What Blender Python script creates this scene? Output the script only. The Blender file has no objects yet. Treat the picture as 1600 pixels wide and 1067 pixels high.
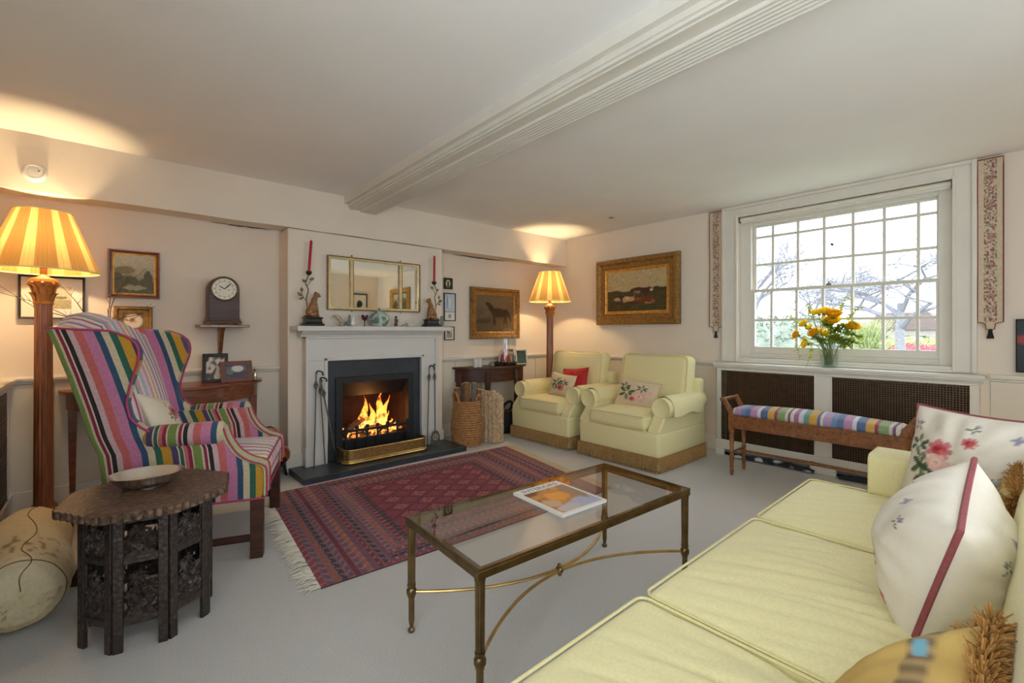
import bpy, bmesh, math, random
from mathutils import Vector, Matrix, Euler, noise
from math import sin, cos, pi, radians, sqrt

random.seed(7)
S = bpy.context.scene
COL = S.collection

# ------------------------------------------------------------------ camera
cam_d = bpy.data.cameras.new('camera')
cam = bpy.data.objects.new('camera', cam_d); COL.objects.link(cam)
cam.location = (0, 0, 1.20)
cam.rotation_euler = (radians(90), 0, radians(48.4 - 90))
cam_d.sensor_width = 36; cam_d.lens = 16.0; cam_d.shift_y = -16.5 / 1600
cam_d.clip_start = 0.02; cam_d.clip_end = 400
S.camera = cam

# ------------------------------------------------------------------ world, exposure
W = bpy.data.worlds.new('overcast_sky'); S.world = W; W.use_nodes = True
_bg = W.node_tree.nodes['Background']
_bg.inputs['Color'].default_value = (0.85, 0.925, 1.0, 1); _bg.inputs['Strength'].default_value = 4.5
S.view_settings.view_transform = 'Standard'; S.view_settings.look = 'None'
S.view_settings.gamma = 1.0; S.view_settings.use_curve_mapping = False
S.view_settings.exposure = 0.66
S.cycles.use_denoising = True
S.cycles.max_bounces = 10; S.cycles.diffuse_bounces = 6; S.cycles.transparent_max_bounces = 24
S.cycles.sample_clamp_indirect = 6.0
S.cycles.caustics_reflective = False; S.cycles.caustics_refractive = False

def portal(name, loc, rot, sx, sy):
    l = bpy.data.lights.new(name, 'AREA'); l.shape = 'RECTANGLE'; l.size = sx; l.size_y = sy
    l.cycles.is_portal = True
    o = bpy.data.objects.new(name, l); COL.objects.link(o); o.location = loc; o.rotation_euler = rot
portal('daylight_portal', (4.97, 1.1, 1.6), (0, radians(90), 0), 1.4, 1.46)
portal('daylight_portal', (0.95, -1.98, 1.5), (radians(90), 0, 0), 2.3, 1.5)
portal('daylight_portal', (-.83, -.35, 1.25), (0, radians(-90), 0), 1.55, 1.95)

# ------------------------------------------------------------------ helpers
def C(r, g, b):
    f = lambda v: (v / 255 / 12.92) if v / 255 <= .04045 else ((v / 255 + .055) / 1.055) ** 2.4
    return (f(r), f(g), f(b))
def lerp(a, b, t): return a + (b - a) * t
def mixc(a, b, t): return tuple(lerp(x, y, t) for x, y in zip(a, b))
def sst(a, b, x):
    t = max(0, min(1, (x - a) / (b - a) if b != a else 0)); return t * t * (3 - 2 * t)
def interp(tab, x):
    if x <= tab[0][0]: return tab[0][1]
    for (a, p), (b, q) in zip(tab, tab[1:]):
        if x <= b: return p + (q - p) * (x - a) / (b - a)
    return tab[-1][1]
def nz(x, y, z=0): return noise.noise(Vector((x, y, z)))

class NT:
    def __init__(s, name):
        s.m = bpy.data.materials.new(name); s.m.use_nodes = True
        s.t = s.m.node_tree; s.b = s.t.nodes['Principled BSDF']; s.out = s.t.nodes['Material Output']
    def n(s, typ, **kw):
        x = s.t.nodes.new(typ)
        for k, v in kw.items():
            if k in x.inputs: x.inputs[k].default_value = v
            else: setattr(x, k, v)
        return x
    def l(s, a, b): s.t.links.new(a, b)

def finish(nt, rough, metal, nscale, namt, bscale, bstr, src=None, col=None, bdist=.004, stretch=None, coat=0, sheen=0):
    """base colour (flat or socket) broken up by noise, plus a fine bump"""
    b = nt.b; b.inputs['Roughness'].default_value = rough; b.inputs['Metallic'].default_value = metal
    if coat: b.inputs['Coat Weight'].default_value = coat; b.inputs['Coat Roughness'].default_value = .15
    if sheen: b.inputs['Sheen Weight'].default_value = sheen
    co = nt.n('ShaderNodeTexCoord').outputs['Object']
    if stretch:
        mp = nt.n('ShaderNodeMapping'); mp.inputs['Scale'].default_value = stretch; nt.l(co, mp.inputs['Vector']); co = mp.outputs['Vector']
    if namt:
        tx = nt.n('ShaderNodeTexNoise', Scale=nscale, Detail=5.0); nt.l(co, tx.inputs['Vector'])
        mr = nt.n('ShaderNodeMapRange'); mr.inputs['From Min'].default_value = .3; mr.inputs['From Max'].default_value = .7
        mr.inputs['To Min'].default_value = 1 - namt; mr.inputs['To Max'].default_value = 1 + namt
        nt.l(tx.outputs['Fac'], mr.inputs['Value'])
        vm = nt.n('ShaderNodeVectorMath', operation='SCALE')
        if src: nt.l(src, vm.inputs[0])
        else: vm.inputs[0].default_value = col
        nt.l(mr.outputs['Result'], vm.inputs['Scale']); nt.l(vm.outputs['Vector'], b.inputs['Base Color'])
    elif src: nt.l(src, b.inputs['Base Color'])
    else: b.inputs['Base Color'].default_value = (*col, 1)
    if bstr:
        t2 = nt.n('ShaderNodeTexNoise', Scale=bscale, Detail=3.0); nt.l(co, t2.inputs['Vector'])
        bp = nt.n('ShaderNodeBump', Strength=bstr, Distance=bdist); nt.l(t2.outputs['Fac'], bp.inputs['Height'])
        nt.l(bp.outputs['Normal'], b.inputs['Normal'])
    return nt.m

def mat(name, rgb, rough=.5, metal=0, noise_=(8, .06), bump=(60, 0), bdist=.004, **kw):
    return finish(NT(name), rough, metal, noise_[0], noise_[1], bump[0], bump[1], col=C(*rgb), bdist=bdist, **kw)
def matcol(name, rough=.8, noise_=(60, .08), bump=(200, .2), bdist=.002, **kw):
    nt = NT(name); a = nt.n('ShaderNodeVertexColor', layer_name='Col')
    return finish(nt, rough, 0, noise_[0], noise_[1], bump[0], bump[1], src=a.outputs['Color'], bdist=bdist, **kw)
def matstripe(name, stops, rough=.85, noise_=(90, .12), bump=(260, .3)):
    nt = NT(name); uv = nt.n('ShaderNodeUVMap'); sx = nt.n('ShaderNodeSeparateXYZ'); nt.l(uv.outputs['UV'], sx.inputs[0])
    fr = nt.n('ShaderNodeMath', operation='FRACT'); nt.l(sx.outputs['X'], fr.inputs[0])
    rp = nt.n('ShaderNodeValToRGB'); rp.color_ramp.interpolation = 'CONSTANT'; e = rp.color_ramp.elements
    while len(e) < len(stops): e.new(.5)
    for k, (p, c) in enumerate(stops): e[k].position = p; e[k].color = (*C(*c), 1)
    nt.l(fr.outputs[0], rp.inputs['Fac'])
    return finish(nt, rough, 0, noise_[0], noise_[1], bump[0], bump[1], src=rp.outputs['Color'], bdist=.002, sheen=.2)
def matwood(name, a, b, scale=(3, 30, 30), rough=.35, coat=.3):
    nt = NT(name); co = nt.n('ShaderNodeTexCoord').outputs['Object']
    mp = nt.n('ShaderNodeMapping'); mp.inputs['Scale'].default_value = scale; nt.l(co, mp.inputs['Vector'])
    tx = nt.n('ShaderNodeTexNoise', Scale=1.0, Detail=6.0, Distortion=1.2); nt.l(mp.outputs['Vector'], tx.inputs['Vector'])
    rp = nt.n('ShaderNodeValToRGB'); rp.color_ramp.elements[0].position = .3; rp.color_ramp.elements[1].position = .7
    rp.color_ramp.elements[0].color = (*C(*a), 1); rp.color_ramp.elements[1].color = (*C(*b), 1)
    nt.l(tx.outputs['Fac'], rp.inputs['Fac']); nt.l(rp.outputs['Color'], nt.b.inputs['Base Color'])
    nt.b.inputs['Roughness'].default_value = rough; nt.b.inputs['Coat Weight'].default_value = coat
    return nt.m
def matemit(name, rgb, strength):
    nt = NT(name); nt.b.inputs['Base Color'].default_value = (*C(*rgb), 1)
    nt.b.inputs['Emission Color'].default_value = (*C(*rgb), 1); nt.b.inputs['Emission Strength'].default_value = strength
    return nt.m
def matglass(name, tint, refl=.06, rough=.0):
    """thin clear glass: lets light through, mirrors a little at grazing angles"""
    nt = NT(name); nt.t.nodes.remove(nt.b)
    tr = nt.n('ShaderNodeBsdfTransparent'); tr.inputs['Color'].default_value = (*tint, 1)
    gl = nt.n('ShaderNodeBsdfGlossy', Roughness=rough)
    lw = nt.n('ShaderNodeLayerWeight', Blend=.5); ms = nt.n('ShaderNodeMixShader')
    pw = nt.n('ShaderNodeMath', operation='POWER'); pw.inputs[1].default_value = 4.0; nt.l(lw.outputs['Facing'], pw.inputs[0])
    mu = nt.n('ShaderNodeMath', operation='MULTIPLY_ADD'); mu.inputs[1].default_value = .75; mu.inputs[2].default_value = refl
    mu.use_clamp = True
    nt.l(pw.outputs[0], mu.inputs[0]); nt.l(mu.outputs[0], ms.inputs['Fac'])
    nt.l(tr.outputs[0], ms.inputs[1]); nt.l(gl.outputs[0], ms.inputs[2]); nt.l(ms.outputs[0], nt.out.inputs['Surface'])
    return nt.m

class B:
    """collects shapes into one mesh"""
    def __init__(s):
        s.bm = bmesh.new(); s.uv = s.bm.loops.layers.uv.new('UVMap'); s.cl = None
    def _col(s):
        if s.cl is None: s.cl = s.bm.loops.layers.float_color.new('Col')
        return s.cl
    def face(s, vs):
        try: return s.bm.faces.new(vs)
        except ValueError: return None
    def box(s, x0, x1, y0, y1, z0, z1):
        v = [s.bm.verts.new((x, y, z)) for x in (x0, x1) for y in (y0, y1) for z in (z0, z1)]
        for q in ((0, 1, 3, 2), (4, 6, 7, 5), (0, 4, 5, 1), (2, 3, 7, 6), (0, 2, 6, 4), (1, 5, 7, 3)): s.face([v[i] for i in q])
        return s
    def loft(s, rows, cap=True, closed=True, uv=None, loop=False):
        """skin through loops of equal count; uv(point)->(u,v)"""
        R = [[s.bm.verts.new(p) for p in r] for r in rows]; fs = []
        n = len(R[0]); rng = n if closed else n - 1
        for a, b in list(zip(R, R[1:])) + ([(R[-1], R[0])] if loop else []):
            for i in range(rng):
                f = s.face((a[i], a[(i + 1) % n], b[(i + 1) % n], b[i]))
                if f: fs.append(f)
        if cap and closed and not loop:
            for r in (R[0], R[-1]):
                f = s.face(r)
                if f: fs.append(f)
        if uv:
            for f in fs:
                for l in f.loops: l[s.uv].uv = uv(l.vert.co)
        return s
    def grid(s, f, nu, nv, col=None, uv=None):
        V = [[s.bm.verts.new(f(i / nu, j / nv)) for j in range(nv + 1)] for i in range(nu + 1)]
        if col: s._col()
        for i in range(nu):
            for j in range(nv):
                fc = s.face((V[i][j], V[i + 1][j], V[i + 1][j + 1], V[i][j + 1]))
                if not fc: continue
                if col:
                    for l, (a, b) in zip(fc.loops, ((i, j), (i + 1, j), (i + 1, j + 1), (i, j + 1))):
                        l[s.cl] = (*col(a / nu, b / nv), 1)
                if uv:
                    for l, (a, b) in zip(fc.loops, ((i, j), (i + 1, j), (i + 1, j + 1), (i, j + 1))):
                        l[s.uv].uv = uv(a / nu, b / nv)
        return s
    def tube(s, pts, r, n=6, closed=False, uv=None):
        P = [Vector(p) for p in pts]; m = len(P)
        rr = r if isinstance(r, (list, tuple)) else [r] * m
        rows = []; up = None
        for i in range(m):
            if closed: t = P[(i + 1) % m] - P[i - 1]
            else: t = P[min(i + 1, m - 1)] - P[max(i - 1, 0)]
            if t.length < 1e-9: t = Vector((0, 0, 1))
            t.normalize()
            if up is None: up = Vector((0, 0, 1)) if abs(t.z) < .9 else Vector((1, 0, 0))
            a = t.cross(up); 
            if a.length < 1e-6: a = t.cross(Vector((.3, 1, .2)))
            a.normalize(); b = a.cross(t); up = b
            rows.append([P[i] + (a * cos(2 * pi * k / n) + b * sin(2 * pi * k / n)) * rr[i] for k in range(n)])
        return s.loft(rows, cap=not closed, loop=closed, uv=uv)
    def lathe(s, prof, n=24, c=(0, 0, 0), flute=None, sx=1, sy=1, cap=True):
        rows = []
        for r, z in prof:
            row = []
            for k in range(n):
                a = 2 * pi * k / n; q = r * (flute(a, z) if flute else 1)
                row.append((c[0] + sx * q * cos(a), c[1] + sy * q * sin(a), c[2] + z))
            rows.append(row)
        return s.loft(rows, cap=cap)
    def prism(s, poly, ax, a, b):
        """extrude a 2-D polygon along axis ax ('x','y','z') from a to b"""
        f = {'x': lambda p, h: (h, p[0], p[1]), 'y': lambda p, h: (p[0], h, p[1]), 'z': lambda p, h: (p[0], p[1], h)}[ax]
        return s.loft([[f(p, a) for p in poly], [f(p, b) for p in poly]])
    def ball(s, c, r, n=10, m=7):
        r = (r, r, r) if not isinstance(r, (tuple, list)) else r
        rows = []
        for j in range(m + 1):
            t = -pi / 2 + pi * j / m; q = max(cos(t), .02)
            rows.append([(c[0] + r[0] * q * cos(2 * pi * k / n), c[1] + r[1] * q * sin(2 * pi * k / n), c[2] + r[2] * sin(t)) for k in range(n)])
        return s.loft(rows)
    def rbox(s, x0, x1, y0, y1, z0, z1, r, k=8, crown=0, disp=None, uv=None, crowny=0):
        """rounded, optionally crowned cushion block"""
        c = Vector(((x0 + x1) / 2, (y0 + y1) / 2, (z0 + z1) / 2)); h = [(x1 - x0) / 2, (y1 - y0) / 2, (z1 - z0) / 2]
        def samp(hh):
            e = [-hh + r * (1 - cos(a * pi / 8)) for a in range(5)]
            kk = max(1, min(k, int(2 * (hh - r) / .012)))
            inner = [-hh + r + 2 * (hh - r) * i / kk for i in range(1, kk)]
            return e + inner + [-q for q in reversed(e)]
        sm = [samp(q) for q in h]; V = {}
        def vert(p):
            key = tuple(round(q, 5) for q in p)
            if key in V: return V[key]
            q = Vector([max(-h[i] + r, min(h[i] - r, p[i])) for i in range(3)]); d = Vector(p) - q
            w = q + d.normalized() * r if d.length > 1e-9 else Vector(p)
            a, b_ = w.x / h[0], w.y / h[1]
            if crown: w.z += crown * (1 - a * a) * (1 - b_ * b_) * (1 if w.z > 0 else -.3)
            if crowny: w.x += crowny * (1 - b_ * b_) * (1 - (w.z / h[2]) ** 2) * (1 if w.x > 0 else -1)
            w = w + c
            if disp: w = disp(w)
            V[key] = s.bm.verts.new(w); return V[key]
        for ax in range(3):
            o = [i for i in range(3) if i != ax]
            for sg in (-1, 1):
                for A, A2 in zip(sm[o[0]], sm[o[0]][1:]):
                    for Bq, B2 in zip(sm[o[1]], sm[o[1]][1:]):
                        q = []
                        for (m1, m2) in ((A, Bq), (A2, Bq), (A2, B2), (A, B2)):
                            p = [0, 0, 0]; p[ax] = sg * h[ax]; p[o[0]] = m1; p[o[1]] = m2; q.append(vert(p))
                        if len(set(q)) == 4:
                            f = s.face(q)
                            if f and uv:
                                for l in f.loops: l[s.uv].uv = uv(l.vert.co)
        return s
    def done(s, name, m, parent=None, smooth=40, bev=0, kind=None, label=None, remesh=0, loc=None, rot=None):
        bmesh.ops.recalc_face_normals(s.bm, faces=s.bm.faces[:])
        me = bpy.data.meshes.new(name); s.bm.to_mesh(me); s.bm.free()
        for x in (m if isinstance(m, (list, tuple)) else [m]): me.materials.append(x)
        if smooth:
            me.polygons.foreach_set('use_smooth', [True] * len(me.polygons)); me.set_sharp_from_angle(angle=radians(smooth))
        return put(name, me, parent, bev, kind, label, remesh, loc, rot)

def put(name, me, parent=None, bev=0, kind=None, label=None, remesh=0, loc=None, rot=None):
    o = bpy.data.objects.new(name, me); COL.objects.link(o)
    if parent: o.parent = parent
    if loc: o.location = loc
    if rot: o.rotation_euler = rot
    if remesh:
        d = o.modifiers.new('merge', 'REMESH'); d.mode = 'VOXEL'; d.voxel_size = remesh; d.use_smooth_shade = True
    if bev:
        d = o.modifiers.new('bevel', 'BEVEL'); d.width = bev; d.segments = 2; d.limit_method = 'ANGLE'; d.angle_limit = radians(40)
    if kind: o['kind'] = kind
    if label: o['label'] = label
    return o
def thing(name, label, cat, loc=(0, 0, 0), rot=0, group=None):
    o = bpy.data.objects.new(name, None); COL.objects.link(o); o.empty_display_size = .1
    o.location = loc; o.rotation_euler = rot if isinstance(rot, (tuple, list)) else (0, 0, rot)
    return tag(o, label, cat, group)
def tag(o, label, cat, group=None):
    o['label'] = label; o['category'] = cat
    if group: o['group'] = group
    return o
def struct(o): o['kind'] = 'structure'; return o
def sroot(name, loc=(0, 0, 0)):
    o = bpy.data.objects.new(name, None); COL.objects.link(o); o.location = loc; o.empty_display_size = .1; return struct(o)
def dup(root, loc=None, rot=None, label=None, group=None, parent=None):
    r = root.copy(); COL.objects.link(r); r.parent = parent
    if loc is not None: r.location = loc
    if rot is not None: r.rotation_euler = rot if isinstance(rot, (tuple, list)) else (0, 0, rot)
    if label: r['label'] = label
    if group: r['group'] = group
    for ch in list(root.children): dup(ch, parent=r)
    return r
def rrect(x0, x1, y0, y1, r, k=3):
    """rounded rectangle outline"""
    o = []
    for cx, cy, a0 in ((x1 - r, y1 - r, 0), (x0 + r, y1 - r, 90), (x0 + r, y0 + r, 180), (x1 - r, y0 + r, 270)):
        for i in range(k + 1):
            a = radians(a0 + 90 * i / k); o.append((cx + r * cos(a), cy + r * sin(a)))
    return o
def curve(pts, n=6):
    """smooth polyline through points (Catmull-Rom)"""
    P = [Vector(p) for p in pts]; P = [2 * P[0] - P[1]] + P + [2 * P[-1] - P[-2]]; o = []
    for i in range(1, len(P) - 2):
        for k in range(n):
            t = k / n; a, b, c, d = P[i - 1:i + 3]
            o.append(.5 * ((2 * b) + (c - a) * t + (2 * a - 5 * b + 4 * c - d) * t * t + (3 * b - a - 3 * c + d) * t ** 3))
    o.append(P[-2]); return o

# ------------------------------------------------------------------ shared materials
M = {}
M['wall'] = mat('cream_plaster', (233, 222, 208), .9, noise_=(3, .025), bump=(25, .12), bdist=.006)
M['ceiling'] = mat('white_ceiling_paint', (242, 241, 240), .9, noise_=(2, .02), bump=(18, .12), bdist=.006)
M['trim'] = mat('off_white_paint', (226, 222, 212), .45, noise_=(6, .03), bump=(40, .05))
M['grey_paint'] = mat('pale_grey_paint', (214, 212, 207), .4, noise_=(6, .03))
M['panel'] = mat('cream_panel_paint', (224, 216, 200), .5, noise_=(5, .03), bump=(30, .06))
M['carpet'] = mat('grey_beige_carpet', (214, 212, 211), .95, noise_=(220, .16), bump=(320, .9), bdist=.006, sheen=.2)
M['slate'] = mat('honed_black_slate', (50, 56, 64), .35, noise_=(9, .25), bump=(30, .08))
M['iron'] = mat('black_iron', (26, 28, 33), .5, noise_=(20, .2), bump=(80, .1))
M['soot'] = mat('sooty_firebrick', (52, 28, 20), .9, noise_=(12, .4), bump=(30, .4), bdist=.01)
M['brass'] = mat('aged_brass', (204, 172, 112), .34, 1, noise_=(14, .2), bump=(60, .08))
M['darkbrass'] = mat('antique_bronze_brass', (132, 110, 76), .36, 1, noise_=(18, .25), bump=(60, .1))
M['steel'] = mat('worn_steel', (120, 118, 112), .4, 1, noise_=(30, .2))
M['silver'] = mat('polished_silver', (230, 226, 216), .16, 1, noise_=(20, .06), bump=(40, .08))
M['copper'] = mat('polished_copper', (196, 128, 84), .2, 1, noise_=(12, .12))
M['gilt'] = mat('worn_gilt', (206, 156, 80), .45, .6, noise_=(30, .3), bump=(70, .5), bdist=.006)
M['darkgilt'] = mat('dark_gilt', (150, 114, 62), .5, .5, noise_=(30, .35), bump=(60, .6), bdist=.008)
M['black'] = mat('black_lacquer', (24, 22, 22), .35, noise_=(10, .2))
M['white'] = mat('white_card', (232, 228, 218), .7, noise_=(10, .02))
M['porcelain'] = mat('white_porcelain', (226, 224, 222), .2, noise_=(12, .04), coat=.5)
M['mahog'] = matwood('mahogany', (92, 44, 24), (142, 76, 42))
M['dmahog'] = matwood('dark_mahogany', (50, 26, 18), (84, 44, 28), rough=.5, coat=.04)
M['oak'] = matwood('warm_oak', (110, 66, 36), (156, 100, 58))
M['lampwood'] = matwood('reddish_lamp_wood', (120, 66, 36), (164, 100, 58), (30, 30, 4))
M['yellow'] = mat('pale_yellow_cotton', (236, 227, 174), .85, noise_=(120, .05), bump=(350, .25), bdist=.002, sheen=.15)
M['piping'] = mat('yellow_cord', (226, 216, 162), .85, noise_=(120, .05))
M['fringe'] = mat('brown_gold_fringe', (166, 130, 78), .8, noise_=(70, .3))
M['col'] = matcol('woven_pattern'); M['chintz'] = matcol('printed_cotton', .8, (60, .02), (160, .08))
M['art'] = matcol('painted_canvas', .5, (40, .06), (90, .25), bdist=.003)
M['print'] = matcol('printed_paper', .3, (20, .02), (50, 0))
M['mirror'] = mat('mirror_glass', (236, 240, 236), .02, 1, noise_=(2, 0))
M['glass'] = matglass('window_glass', (.97, .985, .99), .03)
M['tglass'] = matglass('table_glass', (.985, .995, .99), .075)
M['cglass'] = matglass('clear_glass', (.97, .985, .985), .08)
M['red'] = mat('red_wax', (186, 28, 44), .4, noise_=(10, .04))
# ================================================================== THE ROOM
XL, XR, YF, YB, ZC = -.62, 4.62, -1.65, 4.36, 2.42
struct(B().box(XL - .2, XR + .33, YF - .33, YB + .3, -.12, 0).done('floor', M['carpet'], smooth=0))
struct(B().box(XL - .2, XR + .33, YF - .33, YB + .3, ZC, ZC + .12).done('ceiling', M['ceiling'], smooth=0))
FX0, FX1, FZ1 = 1.50, 2.275, .76          # fire opening
wb = struct(B().box(XL, FX0, YB, YB + .3, 0, ZC).box(FX1, XR + .33, YB, YB + .3, 0, ZC).box(FX0, FX1, YB, YB + .3, FZ1, ZC).done('wall_back', M['wall'], smooth=0))
struct(B().prism([(1.13, 0), (FX0, 0), (FX0, FZ1), (FX1, FZ1), (FX1, 0), (2.66, 0), (2.66, 2.07), (1.13, 2.07)], 'y', 4.11, YB).done('wall_chimney_breast', M['wall'], smooth=0, bev=.012))
wr = struct(B().box(XR, XR + .33, YF, .345, 0, ZC).box(XR, XR + .33, 1.865, YB, 0, ZC).box(XR, XR + .33, .345, 1.865, 0, .915).box(XR, XR + .33, .345, 1.865, 2.315, ZC).done('wall_right', M['wall'], smooth=0))
struct(B().box(XL - .2, XL, YF - .33, -1.3, 0, ZC).box(XL - .2, XL, .6, YB + .3, 0, ZC).box(XL - .2, XL, -1.3, .6, 0, .5).box(XL - .2, XL, -1.3, .6, 2.0, ZC).done('wall_left', M['wall'], smooth=0))
# wall behind the camera; its window opening is added to brighten the room
struct(B().box(XL, -.15, YF - .33, YF, 0, ZC).box(2.05, XR + .33, YF - .33, YF, 0, ZC).box(-.15, 2.05, YF - .33, YF, 0, .75).box(-.15, 2.05, YF - .33, YF, 2.22, ZC).done('wall_front', M['wall'], smooth=0))

# plastered beam along the fireplace wall: slightly uneven face
def beamface(s, t):
    x = lerp(XL, XR, s); z = lerp(2.07, ZC, t)
    return (x, 4.09 + .012 * nz(x * 1.3, z * 2) + .006 * nz(x * 5, z * 5), z + (.008 * nz(x * 2, 3) if t == 0 else 0))
b = B(); b.grid(beamface, 90, 8)
b.grid(lambda s, t: (lerp(XL, XR, s), lerp(beamface(s, 0)[1], YB, t), beamface(s, 0)[2] + .012 * t), 90, 3)
b.grid(lambda s, t: (lerp(XL, XR, s), lerp(beamface(s, 1)[1], YB, t), ZC), 90, 1)
bk_ = struct(b.done('trim_1', M['wall'], smooth=60))
M['crack'] = mat('dark_plaster_crack', (70, 58, 48), .95)
for (x0, x1, z0) in ((.62, 1.06, 2.078), (2.95, 3.75, 2.076)):
    B().tube([(lerp(x0, x1, k / 20), YB - .012 - .012 * nz(k * .4, 2), z0 + .006 * nz(k * .5, 9)) for k in range(21)], [.001 + .006 * sin(pi * k / 20) for k in range(21)], 5).done('crack', M['crack'], bk_)

# reeded cross beam on the ceiling: board, step and seven reeds
BX = lambda y: -.025 * (4.09 - y)
cb = sroot('trim_2')
def strip(name, x0, x1, z0, z1=ZC, reed=False):
    b = B(); ys = (YF, 4.088)
    if reed:
        prof = [(lerp(x0, x1, .5 - .5 * cos(pi * k / 6)), z0 - .014 * sin(pi * k / 6)) for k in range(7)] + [(x1, z1), (x0, z1)]
    else: prof = [(x0, z0), (x1, z0), (x1, z1), (x0, z1)]
    b.loft([[(p[0] + BX(y), y, p[1]) for p in prof] for y in ys])
    return b.done(name, M['trim'], cb, smooth=50)
strip('beam_board', 1.645, 1.905, 2.312)
strip('beam_step', 1.60, 1.645, 2.352)
strip('beam_moulding', 1.632, 1.652, 2.326)
for k in range(7): strip('reed', 1.742 + k * .0233, 1.742 + k * .0233 + .021, 2.312, 2.33, True)
strip('beam_edge', 1.664, 1.676, 2.306, 2.33)

# skirting boards, dado rails, wainscot boards
def skirt(name, segs):
    b = B()
    for (x0, x1, y0, y1) in segs: b.box(x0, x1, y0, y1, 0, .15)
    struct(b.done(name, M['trim'], smooth=0, bev=.006))
skirt('baseboard_back', [(XL, 1.13, YB - .02, YB), (2.66, XR, YB - .02, YB), (1.112, 1.132, 4.11, YB - .02), (1.112, 1.25, 4.09, 4.11), (2.64, 2.68, 4.11, YB - .02)])
skirt('baseboard_right', [(XR - .02, XR, 2.07, YB - .02), (XR - .02, XR, YF, .16)])
skirt('baseboard_left', [(XL, XL + .02, YF, 1.4)])
skirt('baseboard_front', [(XL, 2.55, YF, YF + .02), (3.47, XR, YF, YF + .02)])
def dado(name, along, a0, a1, at, sg):
    b = B()
    prof = [(0, .845), (.012, .85), (.016, .862), (.030, .870), (.034, .885), (.030, .895), (0, .898)]
    if along == 'x': b.loft([[(x, at + sg * d, z) for d, z in prof] for x in (a0, a1)])
    else: b.loft([[(at + sg * d, y, z) for d, z in prof] for y in (a0, a1)])
    struct(b.done(name, M['trim'], smooth=30))
dado('trim_3', 'x', XL, 1.13, YB, -1)
dado('trim_4', 'x', 2.66, XR, YB, -1)
dado('trim_5', 'y', 2.07, YB, XR, -1)
dado('trim_6', 'y', YF, .16, XR, -1)
def boards(par, along, a0, a1, at, sg, n):
    w = (a1 - a0) / n
    for k in range(n):
        p, q = a0 + k * w + .002, a0 + (k + 1) * w - .002; b = B()
        if along == 'x': b.box(p, q, at, at + sg * .011, .15, .846)
        else: b.box(at, at + sg * .011, p, q, .15, .846)
        b.done('wainscot_board', M['panel'], par, smooth=0, bev=.0025)
boards(wb, 'x', XL, 1.125, YB, -1, 5); boards(wb, 'x', 2.665, XR - .012, YB, -1, 6)
boards(wr, 'y', 2.07, YB - .012, XR, -1, 6); boards(wr, 'y', -1.0, .16, XR, -1, 4)

# ------------------------------------------------------------------ window in the right wall
win = sroot('window_1', (4.70, 1.09, .94))
wx, wy, wz = win.location
def wbox(name, m, x0, x1, y0, y1, z0, z1, par=win, bev=.003):
    return B().box(x0 - wx, x1 - wx, y0 - wy, y1 - wy, z0 - wz, z1 - wz).done(name, m, par, smooth=0, bev=bev)
b = B()
for (y0, y1, z0, z1) in ((.345, .43, .94, 2.315), (1.765, 1.865, .94, 2.315), (.43, 1.765, 2.225, 2.315), (.43, 1.765, .94, .985)):
    b.box(4.675 - wx, 4.80 - wx, y0 - wy, y1 - wy, z0 - wz, z1 - wz)
b.done('window_frame', M['trim'], win, smooth=0, bev=.004)
ycuts = [.551, .76, .967, 1.176, 1.38, 1.59]
def sash(name, x0, x1, zb, zt, zl, zh, rows):
    b = B()
    for (y0, y1, z0, z1) in ((.43, .447, zb, zt), (1.735, 1.765, zb, zt), (.447, 1.735, zb, zl), (.447, 1.735, zh, zt)):
        b.box(x0 - wx, x1 - wx, y0 - wy, y1 - wy, z0 - wz, z1 - wz)
    sh = b.done(name, M['trim'], win, smooth=0, bev=.003)
    for y in ycuts: wbox('glazing_bar', M['trim'], x0 + .004, x1 - .004, y - .011, y + .011, zl, zh, sh, .004)
    for z in rows: wbox('glazing_bar', M['trim'], x0 + .005, x1 - .005, .447, 1.735, z - .011, z + .011, sh, .004)
    ye = [.447] + ycuts + [1.735]; ze = [zl] + rows + [zh]
    for a, c in zip(ye, ye[1:]):
        for d, e in zip(ze, ze[1:]): wbox('pane', M['glass'], (x0 + x1) / 2 - .002, (x0 + x1) / 2 + .002, a, c, d, e, sh, 0)
    return sh
sash('upper_sash', 4.725, 4.76, 1.575, 2.225, 1.60, 2.203, [1.84, 2.106])
ls = sash('lower_sash', 4.685, 4.72, .985, 1.60, 1.05, 1.572, [1.304])
b = B(); b.box(-.02, .006, .02, .06, .66, .672).lathe([(.008, .672), (.008, .69), (.002, .695)], 8, (-.006, .04, 0))
b.done('sash_lock', M['steel'], ls)
wbox('sill_board', M['trim'], 4.60, 4.80, .346, 1.864, .915, .94)
for z in (.955, .972): wbox('sill_moulding', M['trim'], 4.655 + (z - .955), 4.675, .43, 1.765, z - .012, z)
# casing round the window, on the wall face
cs = sroot('trim_7')
def casing(name, d, segs):
    b = B()
    for (y0, y1, z0, z1) in segs: b.box(XR - d, XR, y0, y1, z0, z1)
    b.done(name, M['trim'], cs, smooth=0, bev=.004)
casing('casing_board', .022, [(.23, .345, .90, 2.415), (1.865, 2.0, .90, 2.415), (.345, 1.865, 2.31, 2.415)])
casing('casing_outer_moulding', .042, [(.222, .25, .90, 2.418), (1.98, 2.008, .90, 2.418), (.25, 1.98, 2.39, 2.418)])
casing('casing_inner_moulding', .034, [(.33, .35, .90, 2.325), (1.862, 1.882, .90, 2.325), (.35, 1.862, 2.308, 2.325)])
casing('apron_rail', .03, [(.345, 1.865, .895, .916)])

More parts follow.
